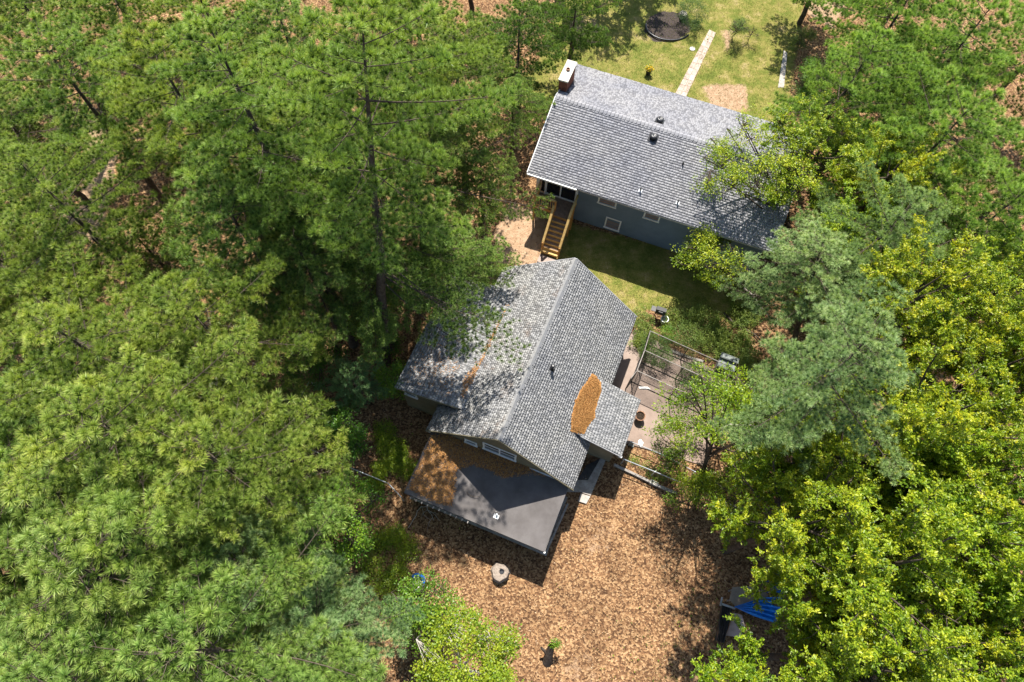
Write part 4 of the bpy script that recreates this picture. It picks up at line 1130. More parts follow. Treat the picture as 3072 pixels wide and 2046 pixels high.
# ------------------------------------------------------------------ kennel of chain link
def wire_panel(A, B, z0, z1, step=.085, r_=.0045):
    """diamond wire between two posts; flat crossing strips with real width"""
    A = np.array(A); B = np.array(B); L = np.linalg.norm((B-A)[:2]); d = (B-A)/L; Hh = z1-z0
    V = []; F = []; nrm = np.array([-d[1], d[0], 0]); k = 0
    x = -Hh
    while x < L:
        for sg in (1, -1):
            xa, za, xb, zb_ = (x, 0, x+Hh, Hh) if sg > 0 else (x+Hh, 0, x, Hh)
            # clip to 0..L
            t0, t1 = 0., 1.; dx = xb-xa
            ta, tb = sorted(((0-xa)/dx, (L-xa)/dx)); t0 = max(t0, ta); t1 = min(t1, tb)
            if t1-t0 < .02: continue
            p = A+d*(xa+dx*t0)+np.array([0, 0, z0+Hh*t0])+nrm*sg*.002; q = A+d*(xa+dx*t1)+np.array([0, 0, z0+Hh*t1])+nrm*sg*.002
            sd = unit(np.cross(q-p, nrm))*r_
            n0 = len(V); V += [p-sd, p+sd, p+nrm*r_, q-sd, q+sd, q+nrm*r_]; F += [(n0, n0+1, n0+4, n0+3), (n0+1, n0+2, n0+5, n0+4), (n0+2, n0, n0+3, n0+5)]
        x += step
    return V, F
def kennel():
    Hk = 1.7
    base = [(1920, 1140), ] 
    # top-rail corners read at rail height
    T = {'a': at(1951, 993, Hk), 'b': at(1934, 1051, Hk), 'c': at(1911, 1112, Hk), 'd': at(1893, 1135, Hk)}
    root = np.array([T['b'][0], T['b'][1], 0])
    e = empty('dog_kennel', root); tag(e, 'black framed chain link dog kennel on the brown patio', 'kennel')
    dv = unit(at(2230, 1118, Hk)-at(1951, 993, Hk)); dv[2] = 0; dv = unit(dv)
    Lr = 4.6
    P = {}
    for k in 'abcd': P[k] = T[k]*[1, 1, 0]
    far = {k: P[k]+dv*Lr for k in 'abc'}
    mid = {k: P[k]+dv*Lr*.48 for k in 'abc'}
    def post(p, r_=.028): MB().tube([p+[0, 0, -.05], p+[0, 0, Hk+.03]], r_, 8).build('post', MAT['black_metal'], e, root=root)
    def railp(p, q, z, mat='grey_wood', r_=.022): MB().tube([p+[0, 0, z], q+[0, 0, z]], r_, 8).build('rail', MAT[mat], e, root=root)
    for k in 'abcd': post(P[k])
    for k in 'abc': post(mid[k]); post(far[k])
    railp(P['a'], P['b'], Hk); railp(P['b'], P['c'], Hk); railp(P['c'], P['d'], Hk)
    for k in 'abc':
        railp(P[k], far[k], Hk); railp(P[k], far[k], .06, 'black_metal')
    for (p, q) in ((P['a'], P['b']), (P['b'], P['c']), (P['c'], P['d'])): railp(p, q, .06, 'black_metal'); railp(p, q, Hk*.5, 'black_metal', .014)
    railp(far['a'], far['b'], Hk); railp(far['b'], far['c'], Hk)
    V = []; F = []
    for (p, q) in [(P['a'], P['b']), (P['b'], P['c']), (P['c'], P['d'])]+[(P[k], far[k]) for k in 'abc']:
        v_, f_ = wire_panel(p, q, .06, Hk); n0 = len(V); V += v_; F += [tuple(i+n0 for i in f) for f in f_]
    o = obj('wire_mesh', mesh_from('wire_mesh', np.array(V)-root, F, MAT['wire']), e); o['kind'] = 'stuff'
kennel()
def chain_fence(pts, label, Hf=1.15, railmat='galv', group=None):
    P = [at(x, y, Hf)*[1, 1, 0] for x, y in pts]; root = P[0]
    e = empty('chain_link_fence', root); tag(e, label, 'fence', group)
    V = []; F = []
    for k in range(len(P)-1):
        MB().tube([P[k]+[0, 0, Hf], P[k+1]+[0, 0, Hf]], .024, 8).build('top_rail', MAT[railmat], e, root=root)
        v_, f_ = wire_panel(P[k], P[k+1], .03, Hf, .09, .0022); n0 = len(V); V += v_; F += [tuple(i+n0 for i in f) for f in f_]
    for p in P: MB().tube([p+[0, 0, -.1], p+[0, 0, Hf+.03]], .03, 8).build('post', MAT[railmat], e, root=root)
    o = obj('wire_mesh', mesh_from('wire_mesh', np.array(V)-root, F, MAT['wire']), e); o['kind'] = 'stuff'
chain_fence([(882, 1325), (975, 1368), (1072, 1412), (1165, 1450), (1202, 1490)], 'chain link fence with pale top rail slanting to the porch corner', 1.1)
chain_fence([(1872, 1378), (1965, 1415), (2060, 1455), (2160, 1500), (2262, 1545)], 'chain link fence with thin silver rail right of the side room', 1.0)
chain_fence([(1892, 1325), (1990, 1365), (2085, 1415)], 'low wire fence along the lower edge of the brown patio', .6)
chain_fence([(930, 1140), (895, 1205)], 'short steep silver fence rail in the dark gap left of the annex', 1.1)

# ------------------------------------------------------------------ things in the yard
def storage_box():
    fr_ = Frame(at(2150, 1085, 0), unit(at(2215, 1110, 0)-at(2150, 1085, 0)), unit(at(2135, 1140, 0)-at(2150, 1085, 0)))
    fr_.u[2] = fr_.v[2] = 0; fr_.u = unit(fr_.u); fr_.v = np.array([fr_.u[1], -fr_.u[0], 0])
    root = fr_.O
    e = empty('storage_box', root); tag(e, 'grey-green ribbed storage box with open lid behind the kennel', 'storage box')
    MB().box(fr_, 0, .95, 0, .55, -.03, .62).build('body', MAT['bin'], e, root=root)
    for k in range(9): MB().box(fr_, .03+k*.103, .09+k*.103, .551, .572, .02, .58).build('rib', MAT['bin'], e, root=root)
    MB().box(fr_, .04, .91, .05, .50, .621, .635).build('inner_tray', MAT['bin'], e, root=root)
    lid = MB(); lid.beam(fr_(-.03, -.10, .78), fr_(.98, -.10, .78), .30, .07); lid.build('lid', MAT['bin'], e, root=root)
    for k in range(2): MB().beam(fr_(-.02, -.22+.22*k, .825), fr_(.97, -.22+.22*k, .825), .03, .03).build('lid_rib', MAT['bin'], e, root=root)
storage_box()
def black_grill():
    c = at(1975, 948, 0); e = empty('kettle_grill', c); tag(e, 'small black grill with grey lid standing in the shrubs behind the cottage', 'grill')
    fr_ = Frame(c, (math.cos(-.3), math.sin(-.3), 0), (math.sin(-.3), -math.cos(-.3), 0)); root = c
    MB().box(fr_, -.28, .28, -.2, .2, .55, .72).build('firebox', MAT['black_metal'], e, root=root)
    MB().prism([fr_(-.28, -.2, .722), fr_(-.28, .2, .722), fr_(-.28, .12, .90), fr_(-.28, -.10, .93)], fr_.u*.56).build('lid', MAT['black_metal'], e, root=root)
    MB().box(fr_, -.12, .12, .16, .20, .82, .85).build('handle', MAT['black_metal'], e, root=root)
    for a in (-.25, .25):
        for b_ in (-.17, .17): MB().beam(fr_(a, b_, 0), fr_(a, b_, .55), .03, .03).build('leg', MAT['black_metal'], e, root=root)
    MB().box(fr_, -.55, -.29, -.16, .16, .66, .69).build('shelf', MAT['black_metal'], e, root=root)
black_grill()
o = MB().lathe(at(1990, 965, 0), [(.17, 0), (.20, .34), (.23, .35), (.23, .38), (.19, .38), (.17, .10), (.02, .10)], 20).build('bucket', MAT['white_metal'], None, smooth=False)
tag(o, 'white open bucket beside the black grill in the shrubs', 'bucket')
def pot():
    c = at(1916, 1255, 0); e = empty('plant_pot', c); tag(e, 'brown clay pot with dry stalks standing by the side room', 'plant pot')
    MB().lathe(c, [(.16, 0), (.25, .42), (.28, .43), (.28, .49), (.24, .49), (.22, .40)], 20).build('pot', MAT['terracotta'], e, root=c)
    MB().lathe(c, [(.215, .38), (.215, .41)], 16).build('soil', MAT['soil'], e, root=c)
    for k in range(7):
        a = k*.9; MB().tube([c+[.1*math.cos(a), .1*math.sin(a), .4], c+[.22*math.cos(a), .22*math.sin(a), .72]], .006, 5).build('stalk', MAT['litter'], e, root=c)
pot()
def papers():
    for (pts, lab) in (([(1915, 1322), (1922, 1317), (1931, 1328), (1924, 1342), (1914, 1334)], 'crumpled white sheet on the patio near the side room corner'),
                       ([(1916, 1160), (1943, 1160), (1952, 1168), (1918, 1166)], 'white triangular sheet lying inside the kennel')):
        V = [at(x, y, .07) for x, y in pts]; cc = np.mean(V, 0)+[0, 0, .05]
        m = MB(); n = len(V); m.add(V+[cc, cc-[0, 0, .06]], [(i, (i+1) % n, n) for i in range(n)]+[((i+1) % n, i, n+1) for i in range(n)])
        tag(m.build('white_sheet', MAT['paper'], None), lab, 'sheet')
papers()
o = slab_px('door_mat', [(1889, 1328), (1903, 1334), (1900, 1342), (1888, 1336)], .031, .06, 'bin', None, 'small grey tray beside the white sheet on the patio', 'tray')
# concrete block with two holes
def block():
    c = at(1960, 1450, 0); fr_ = Frame(c, (math.cos(-.42), math.sin(-.42), 0), (math.sin(-.42), -math.cos(-.42), 0)); e = empty('concrete_block', c)
    tag(e, 'pale hollow concrete block on the leaves beside the timber edging', 'concrete block')
    m = MB()
    for (a0, a1_, b0, b1) in ((-.2, .2, -.1, -.07), (-.2, .2, .07, .1), (-.2, -.165, -.07, .07), (.165, .2, -.07, .07), (-.018, .018, -.07, .07)): m.box(fr_, a0, a1_, b0, b1, 0, .19)
    m.build('body', MAT['blk'], e, root=c)
block()
# old stump hollowed as a planter
def stump(px, py, R_, h, label, seed, hole=True, n=28):
    r = np.random.default_rng(seed); c = at(px, py, 0); e = empty('tree_stump', c); tag(e, label, 'tree stump')
    a = np.arange(n)*2*math.pi/n; rr = R_*(1+.06*np.sin(3*a+1)+.04*np.sin(7*a)+r.normal(0, .015, n))
    def ringp(f, z, cx=0, cy=0): return np.stack([cx+np.cos(a)*rr*f, cy+np.sin(a)*rr*f, np.full(n, z)+r.normal(0, .006, n)], 1)
    rings = [ringp(1.22, -.06), ringp(1.04, .10), ringp(1, h-.02), ringp(.95, h), ringp(.70, h+.01), ringp(.45, h)]
    if hole: rings += [ringp(.30, h-.02, .08, .04), ringp(.26, h-.22, .08, .04), ringp(.03, h-.24, .08, .04)]
    else: rings += [ringp(.2, h), ringp(.02, h)]
    V = np.concatenate(rings); F = []
    for k in range(len(rings)-1): F += [(k*n+i, k*n+(i+1) % n, (k+1)*n+(i+1) % n, (k+1)*n+i) for i in range(n)]
    obj('wood', mesh_from('wood', V, F, MAT['stump'], False), e)
    return e, c
e_, c_ = stump(1500, 1718, .40, .42, 'wide grey tree stump with a dark hollow in the leaf litter below the porch', 3)
MB().lathe(np.array([.09, .03, .20]), [(.10, 0), (.12, .24), (.10, .24), (.09, .15)], 12).build('rusty_can', MAT['black_plastic'], e_)
def broken_stump():
    c = at(1642, 1985, 0); e = empty('broken_stump', c); tag(e, 'tall dark broken stump with sprouting leaves near the bottom edge', 'tree stump')
    W = Wood(); t = at(1655, 1935, 1.0)-c
    W.add(np.array([[0, 0, -.1], t*.3, t*.7, t]), [.26, .20, .17, .15], 12)
    W.add(np.array([t*.35, t*.5+[-.25, .1, .1], t*.55+[-.42, .2, .25]]), [.10, .07, .05], 8)
    W.build('trunk', MAT['bark'], e, np.zeros(3))
    r = np.random.default_rng(4); n = 260
    P = t+unit(r.normal(size=(n, 3)))*r.random((n, 1))**.5*np.array([.32, .28, .16])+[.18, .05, .05]
    o = obj('sprout', leaves_mesh('sprout', P, unit(r.normal(size=(n, 3))), unit(r.normal(0, .5, (n, 3))+[0, 0, 1]), r.uniform(.05, .11, n), r.uniform(.3, .9, n), MAT['maple']), e)
    o['kind'] = 'stuff'; o.color = (1, 1, 1, 1)
broken_stump()
def blue_ring():
    c = at(1253, 1748, 0); e = empty('blue_ring', c); tag(e, 'bright blue plastic ring lying at the edge of the green undergrowth', 'plastic ring')
    n = 26; pts = []
    for k in range(n):
        a = math.radians(-110)+k/(n-1)*math.radians(250); pts.append(np.array([math.cos(a)*.33, math.sin(a)*.36, .16+.10*math.sin(a)]))
    MB().tube(pts, .085, 10).build('ring', MAT['blue_plastic'], e, smooth=True)
    MB().lathe(np.array([0, 0, 0]), [(.30, .0), (.30, .03), (.28, .03)], 20).build('base', MAT['concrete'], e)
blue_ring()
# planks at the left
def planks():
    A = at(720, 1085, .35); B = at(645, 1160, .35)
    e = empty('plank_stack', (A+B)/2*[1, 1, 0]); root = np.array(e.location); tag(e, 'stack of weathered grey planks on the litter left of the dark hollow', 'planks')
    d = unit(B-A); sd = np.array([-d[1], d[0], 0])
    for k in range(5):
        a = A+sd*(.18*k-.30)+[0, 0, random.uniform(-.01, .01)]; MB().beam(a, a+d*2.0+sd*random.uniform(-.04, .04), .165, .05).build('plank', MAT['grey_wood'], e, root=root)
    for k in range(3): MB().beam(A+d*(.3+.7*k)-sd*.4-[0, 0, .06], A+d*(.3+.7*k)+sd*.5-[0, 0, .06], .09, .07).build('bearer', MAT['grey_wood'], e, root=root)
    for k in range(3):
        MB().beam(A+d*(.3+.7*k)-[0, 0, .22]+sd*.05, A+d*(.3+.7*k)+sd*.06-[0, 0, .22], .1, .25).build('block', MAT['concrete'], e, root=root)
    A = at(810, 1060, .25); B = at(712, 1170, .25); m = empty('timber_rail', (A+B)/2*[1, 1, 0]); root2 = np.array(m.location)
    tag(m, 'long thin grey rail of timber beside the plank stack', 'timber')
    MB().beam(A, B, .12, .08).build('beam', MAT['grey_wood'], m, root=root2)
    for f in (.05, .5, .95): p = A*(1-f)+B*f; MB().beam(p-[0, 0, .30], p-[0, 0, .04], .08, .08).build('post', MAT['grey_wood'], m, root=root2)
    # fan of dry stalks between them
    c = at(800, 1100, 0); f_ = empty('dry_stalks', c); tag(f_, 'fan of thin dry stalks beside the long timber rail', 'stalks')
    mm = MB()
    for k in range(26):
        s = c+np.array([random.uniform(-.5, .9), random.uniform(-1.2, .8), 0]); mm.tube([s-c, s-c+np.array([random.uniform(-.5, -.2), random.uniform(-.7, -.3), random.uniform(.25, .6)])], .008, 4)
    mm.build('stalks', MAT['litter'], f_)
planks()
# tarp shelter at the lower right
def shelter():
    def sheet(name, pts, z, mat, label, cat, zs=None, th=.02):
        V = [at(x, y, z if zs is None else zs[i]) for i, (x, y) in enumerate(pts)]
        ar = sum(V[i][0]*V[(i+1) % len(V)][1]-V[(i+1) % len(V)][0]*V[i][1] for i in range(len(V)))
        if ar > 0: V = V[::-1]
        o = MB().prism(V, (0, 0, -th)).build(name, MAT[mat], None); tag(o, label, cat); return o
    sheet('plywood_sheet', [(2197, 1762), (2260, 1757), (2292, 1768), (2312, 1800), (2262, 1806), (2205, 1818), (2188, 1798)], .75, 'ply', 'grey-brown plywood sheet behind the gathered blue tarp', 'plywood sheet')
    for k, (x, y) in enumerate(((2200, 1770), (2285, 1775), (2196, 1800))):
        p = at(x, y, .7)
        tag(MB().beam(p*[1, 1, 0]-[0, 0, .05], p, .07, .07).build('support_post', MAT['grey_wood'], None), 'short grey post holding up the plywood sheet', 'post', 'posts under the plywood')
    sheet('board', [(2202, 1838), (2226, 1845), (2238, 1890), (2218, 1912), (2178, 1906)], .40, 'pink_ply', 'pale pinkish board below the blue tarp', 'board', th=.05)
    # gathered tarp: pleated fan
    n1, n2 = 26, 40; V = []; F = []
    apex = at(2203, 1820, 1.15); L0, L1_ = at(2290, 1792, .95), at(2268, 1848, .75); R0, R1 = at(2345, 1790, .9), at(2330, 1870, .6)
    r = np.random.default_rng(2)
    for i in range(n1):
        s = i/(n1-1)
        for j in range(n2):
            t = j/(n2-1)
            e1 = L0*(1-t)+L1_*t; e2 = R0*(1-t)+R1*t
            p = apex+(e1-apex)*min(s/.6, 1) if s < .6 else e1+(e2-e1)*(s-.6)/.4
            p = p+np.array([0, 0, 1])*(.07*math.sin(t*34+2*math.sin(s*3))*(.25+s))+np.array([0, 0, -.18])*math.sin(math.pi*s)
            V.append(p)
    for i in range(n1-1):
        for j in range(n2-1): F.append((i*n2+j, (i+1)*n2+j, (i+1)*n2+j+1, i*n2+j+1))
    o = obj('blue_tarp', mesh_from('blue_tarp', V, F, MAT['tarp'], True)); tag(o, 'bright blue tarp pulled together into pleats at its left end', 'tarp')
    so2 = o.modifiers.new('thick', 'SOLIDIFY'); so2.thickness = .006
    # black liner rolled in a long frame
    A = at(2180, 1818, .6); B = at(2160, 1925, .6)
    e = empty('black_trough', A*[1, 1, 0]); root = np.array(e.location); tag(e, 'long narrow black trough with a pale metal bracket at its head', 'trough')
    d = unit(B-A); sd = np.array([-d[1], d[0], 0]); L = np.linalg.norm(B-A)
    for sg in (-1, 1): MB().beam(A+sd*.23*sg, B+sd*.14*sg, .05, .22).build('side', MAT['black_plastic'], e, root=root)
    MB().beam(A-[0, 0, .12], B-[0, 0, .12], .40, .03).build('bottom', MAT['black_plastic'], e, root=root)
    for sg in (-1, 0, 1): MB().beam(A+sd*.10*sg-[0, 0, .05], B+sd*.07*sg-[0, 0, .05], .03, .05).build('fold', MAT['black_metal'], e, root=root)
    MB().beam(A-sd*.32+[0, 0, .12], A+sd*.36+[0, 0, .12], .09, .05).build('bracket', MAT['galv'], e, root=root)
    MB().beam(A-sd*.32+[0, 0, .12]-d*.3, A-sd*.32+[0, 0, .12]+d*.1, .07, .05).build('bracket', MAT['galv'], e, root=root)
    for f in (.1, .9):
        p = A*(1-f)+B*f; MB().beam(p*[1, 1, 0]-[0, 0, .05], p-[0, 0, .14], .07, .07).build('leg', MAT['grey_wood'], e, root=root)
    # blue chair-like frame in the shade
    c = at(2318, 1762, 0); e = empty('garden_chair', c); tag(e, 'dark blue tubular seat frame in the deep shade behind the tarp', 'chair')
    q = lambda x, y, z: np.array([x, y, z])
    for pts in ([q(-.3, .25, 0), q(-.3, .25, .8), q(-.3, -.25, .8), q(-.3, -.25, 0)], [q(.3, .25, 0), q(.3, .25, .8), q(.3, -.25, .8), q(.3, -.25, 0)]):
        MB().tube(pts, .035, 8).build('side_frame', MAT['blue_plastic'], e)
    MB().tube([q(-.3, -.25, .8), q(.3, -.25, .8)], .035, 8).build('crossbar', MAT['blue_plastic'], e)
    MB().beam(q(-.28, -.02, .45), q(.28, -.02, .45), .45, .03).build('seat', MAT['blue_plastic'], e)
shelter()
# yellow flower pot at the front of the blue house
def flowers():
    c = at(1944, 222, 0); e = empty('flower_pot', c); tag(e, 'pot of yellow flowers at the front edge of the blue house', 'flower pot')
    MB().lathe(c, [(.16, 0), (.22, .34), (.20, .34), (.18, .3)], 14).build('pot', MAT['black_plastic'], e, root=c)
    r = np.random.default_rng(6); n = 420; P = unit(r.normal(size=(n, 3)))*r.random((n, 1))**.4*np.array([.30, .26, .2])+[0, 0, .5]
    col = r.uniform(0, 1, n)
    o = obj('flowers', leaves_mesh('flowers', P[:260], unit(r.normal(size=(260, 3))), unit(r.normal(0, .4, (260, 3))+[0, 0, 1]), r.uniform(.05, .09, 260), col[:260], MAT['yellow'], aspect=.9), e); o['kind'] = 'stuff'
    o = obj('leaves', leaves_mesh('leaves', P[260:], unit(r.normal(size=(160, 3))), unit(r.normal(0, .4, (160, 3))+[0, 0, 1]), r.uniform(.05, .10, 160), col[260:], MAT['maple']), e); o['kind'] = 'stuff'; o.color = (1, 1, 1, 1)
flowers()

# fallen and dead wood
def dead_branch(name, pts, radii, z, label, mat='dead_wood', twigs=10, seed=1, cat='branch', tl=.9):
    r = np.random.default_rng(seed)
    P = np.array([at(x, y, zz) for (x, y), zz in zip(pts, z)]); root = P[0]*[1, 1, 0]
    e = empty(name, root); tag(e, label, cat)
    s = np.linspace(0, len(P)-1, len(P)*4); Q = np.stack([np.interp(s, np.arange(len(P)), P[:, k]) for k in range(3)], 1)
    Q += r.normal(0, .025, Q.shape); R_ = np.interp(s, np.arange(len(P)), radii)
    W = Wood(); W.add(Q, R_, 8); W.build('stem', MAT[mat], e, root)
    T = Wood()
    for k in range(twigs):
        i = r.integers(2, len(Q)-1); d = unit(Q[i]-Q[i-1]); sd = unit(np.cross(d, [0, 0, 1]))*r.choice([-1, 1])
        L = tl*r.uniform(.5, 1.3); p = Q[i]
        q1 = p+(d*.6+sd*.7)*L*.5+[0, 0, r.uniform(0, .15)]; q2 = q1+(d*.8+sd*.3+r.normal(0, .2, 3))*L*.5
        T.add(np.array([p, q1, q2]), [R_[i]*.45+.004, R_[i]*.3+.003, .003], 5)
    if twigs: T.build('twigs', MAT[mat], e, root)['kind'] = 'stuff'
    return e
dead_branch('fallen_log', [(-30, 812), (80, 812), (170, 788), (240, 775)], [.16, .15, .11, .06], [.2, .22, .24, .3], 'thick fallen grey log lying at the left edge', 'pale_bark', 6, 2, 'log', 1.)
dead_branch('dead_branch', [(60, 668), (110, 640), (165, 595), (215, 558), (245, 548)], [.05, .045, .035, .02, .008], [2.2, 2.4, 2.6, 2.8, 2.9], 'bleached forked dead branch above the shaded clearing at the left', 'dead_wood', 16, 3, 'branch', 1.3)
dead_branch('dead_branch', [(430, 1212), (520, 1228), (600, 1262)], [.045, .035, .012], [8, 8.2, 8.4], 'thin bare whitish branch crossing the dark gap above the lower left pine', 'dead_wood', 5, 5)
dead_branch('dead_branch', [(470, 1198), (560, 1190), (650, 1195), (760, 1172)], [.09, .08, .06, .03], [2.5, 2.4, 2.2, 2.], 'dark crooked branch lying above the plank stack gap', 'bark', 5, 6)
dead_branch('fallen_branch', [(2172, 938), (2200, 968), (2245, 990), (2285, 1020)], [.06, .06, .05, .03], [.08, .1, .12, .15], 'dark fallen branch lying among the shrubs right of the lawn shadow', 'bark', 4, 7, tl=.5)
dead_branch('leaning_branch', [(2235, 862), (2270, 905), (2320, 965)], [.05, .045, .03], [3.0, 2.8, 2.6], 'long grey-brown bare branch under the bluish pine', 'pale_bark', 3, 8, tl=.5)
dead_branch('curved_pale_branch', [(2105, 1225+70), (2200, 1275), (2330, 1280), (2400, 1275), (2450, 1258), (2485, 1228), (2470, 1208)], [.02, .04, .06, .08, .11, .12, .10], [4.5, 4.8, 5., 5.2, 5.3, 5.4, 5.5], 'curved pale bare limb arching through the green crowns at right', 'pale_bark', 12, 9, tl=1.)
dead_branch('curved_pale_branch', [(2430, 1272), (2380, 1310), (2320, 1345), (2270, 1370)], [.07, .06, .04, .02], [5.2, 5.1, 5., 4.8], 'second pale bare limb slanting down left through the green crowns', 'pale_bark', 10, 10, tl=.9)
dead_branch('bent_twig', [(1400, 1478), (1415, 1490), (1440, 1488)], [.012, .012, .008], [2.3, 2.32, 2.33], 'bent dark stick lying on the porch roof edge of the straw', 'bark', 0, 11, 'stick')
dead_branch('dead_sticks', [(1225, 1585), (1262, 1520), (1280, 1520), (1300, 1560)], [.012, .015, .015, .008], [.3, .5, .55, .4], 'thin curved dry stems arching below the left porch corner', 'dead_wood', 8, 12, 'stems', .8)

# ================================================================== TREES
PN = 'tall pines'
BR = [(1, 1, 1), (1.08, 1.03, .85), (.92, 1.0, .95), (1.04, 1.06, .95), (.86, .96, 1.0)]
# ---- left forest: tall trees, so their tops lean outwards in the picture
PG = 'tall pines of the left forest'
pine((1157, 1085), (1085, 40), 20.5, 10.0, 4.0, 101, 'tall pine with a thick bare trunk rising left of the annex', tint=(.92, 1.0, .92), group=PG,
     extra=((8.5, (1430, 1010), 8.6), (8.0, (1550, 1075), 7.0), (8.9, (1390, 930), 8.8), (7.6, (1400, 1090), 6.6), (8.2, (1500, 1000), 7.8)))
pine((1062, 1035), (620, 60), 17.5, 9.0, 4.0, 102, 'leaning pine whose dark trunk shows above the vine covered shrubs', tint=(.90, 1.0, .90), group=PG)
pine((1278, 765), (1130, -120), 17.0, 8.0, 3.6, 103, 'pine with a dark trunk whose low limbs reach the deck stairs', tint=(1.02, 1.04, .88), group=PG,
     extra=((6.0, (1640, 618), 6.2), (6.6, (1590, 400), 6.6), (5.5, (1540, 560), 5.6), (5.6, (1480, 640), 5.2)))
LFP = [  # tip in the photograph, height, crown radius, tint, label
 ((1360, 80), 12.0, 3.1, 0, 'bright pine at the top whose limbs end left of the chimney'),
 ((1540, 250), 6.5, 1.9, 2, 'small pine touching the left side of the brick chimney'),
 ((230, 1230), 15.0, 4.4, 1, 'broad yellow-green pine low on the left with many starry tufts'),
 ((560, 1330), 15.0, 3.9, 1, 'pine whose bright limb tips point to the dark gap beside the annex'),
 ((330, 1580), 15.0, 4.1, 3, 'pine behind the vivid green maple at lower left'),
 ((170, 1700), 15.5, 4.4, 0, 'large pine filling the lower left corner'),
 ((500, 1960), 15.0, 4.3, 2, 'dark centred pine at the bottom left of centre'),
 ((120, 2080), 15.0, 4.2, 4, 'pine cut by the bottom edge near the left corner'),
 ((130, 960), 14.5, 3.9, 1, 'yellowish pine above the fallen log at the left edge'),
 ((520, 880), 14.0, 3.6, 1, 'pine in the middle of the left forest beside the straw clearing'),
 ((640, 560), 13.5, 3.5, 4, 'dark green pine right of the sandy clearing'),
 ((40, 470), 13.5, 3.0, 0, 'pine at the left edge above the bleached dead branch'),
 ((110, 110), 13.5, 3.8, 2, 'pine in the upper left corner'),
 ((440, 120), 15.0, 3.8, 1, 'bright topped pine above the sandy clearing'),
 ((840, 330), 13.0, 3.8, 0, 'bushy green pine left of the tall bare trunk'),
 ((1130, 560), 11.0, 3.4, 2, 'dense mid green pine between the two dark trunks'),
 ((1330, 730), 7.5, 2.5, 2, 'low pine beside the bare soil of the clearing'),
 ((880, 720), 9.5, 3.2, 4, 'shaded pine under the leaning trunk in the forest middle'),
 ((1040, 180), 11.0, 3.4, 2, 'green pine at the top behind the tall bare trunk'),
 ((1440, 470), 7.0, 2.2, 0, 'pine left of the blue house corner'),
 ((1280, 330), 9.0, 3.0, 0, 'pine between the tall bare trunk and the chimney'),
 ((1100, 830), 7.0, 2.4, 4, 'low shaded pine beside the tall bare trunk'),
 ((330, 1480), 11.0, 3.4, 4, 'shaded pine between the two broad pines at lower left')]
for k, (tp_, hh, RR, ti, lab) in enumerate(LFP):
    pine(None, tp_, hh, hh*.40, RR, 104+k, lab, tint=BR[ti], group=PG)
FILL = [(0, -80, 11), (270, -130, 11), (560, -90, 11), (820, 0, 11), (1230, -100, 9), (-80, 260, 10), (640, 250, 11), (-80, 720, 11),
       (-40, 1180, 11), (-60, 1460, 12), (800, 2130, 9), (-330, 500, 12), (-330, 900, 12), (-320, 1300, 12), (-330, 1700, 13), (-250, 2050, 13), (200, 2380, 12), (600, 2400, 12),
       (-250, -250, 11), (120, -380, 11), (420, -400, 11), (760, -360, 11), (1080, -380, 10), (1400, -280, 8), (-330, 150, 11), (950, 480, 7.5), (400, 700, 7), (740, 1200, 7)]
for k, (x, y, hh) in enumerate(FILL):
    pine(None, (x, y), hh, hh*.35, 3.6 if hh > 8 else 2.6, 400+k, 'pine packed between taller pines in the left forest', tint=BR[(k*3) % 5], group='crowded pines of the left forest')
pine(None, (900, 1910), 10.5, 3.5, 3.0, 131, 'small bluish pine beside the bright maple at the bottom', mat='pine_blue', tint=(.95, 1, 1), group=PG)
pine(None, (690, 1690), 12.0, 5, 2.7, 132, 'bluish pine tip above the bright green undergrowth at lower left', mat='pine_blue', tint=(1, 1, .95), group=PG)
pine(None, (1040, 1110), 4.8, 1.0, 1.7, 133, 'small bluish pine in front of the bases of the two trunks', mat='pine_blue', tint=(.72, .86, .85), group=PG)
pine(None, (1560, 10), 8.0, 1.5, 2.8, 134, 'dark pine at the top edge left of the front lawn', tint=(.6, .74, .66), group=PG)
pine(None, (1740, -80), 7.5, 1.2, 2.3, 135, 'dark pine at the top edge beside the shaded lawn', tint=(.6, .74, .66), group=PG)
for k, (x, y, hh) in enumerate([(1790, -35, 9.5), (1690, -30, 8.5), (1905, -75, 8.5)]):
    big_leafy((x, y), tuple(proj(at(x, y, 0)+[0, 0, hh])[0]), hh, 2.6, 2.5, 180+k, 'tree just beyond the top edge whose shade falls on the front lawn', group='shade trees beyond the front lawn', tint=(.8, .95, .8))
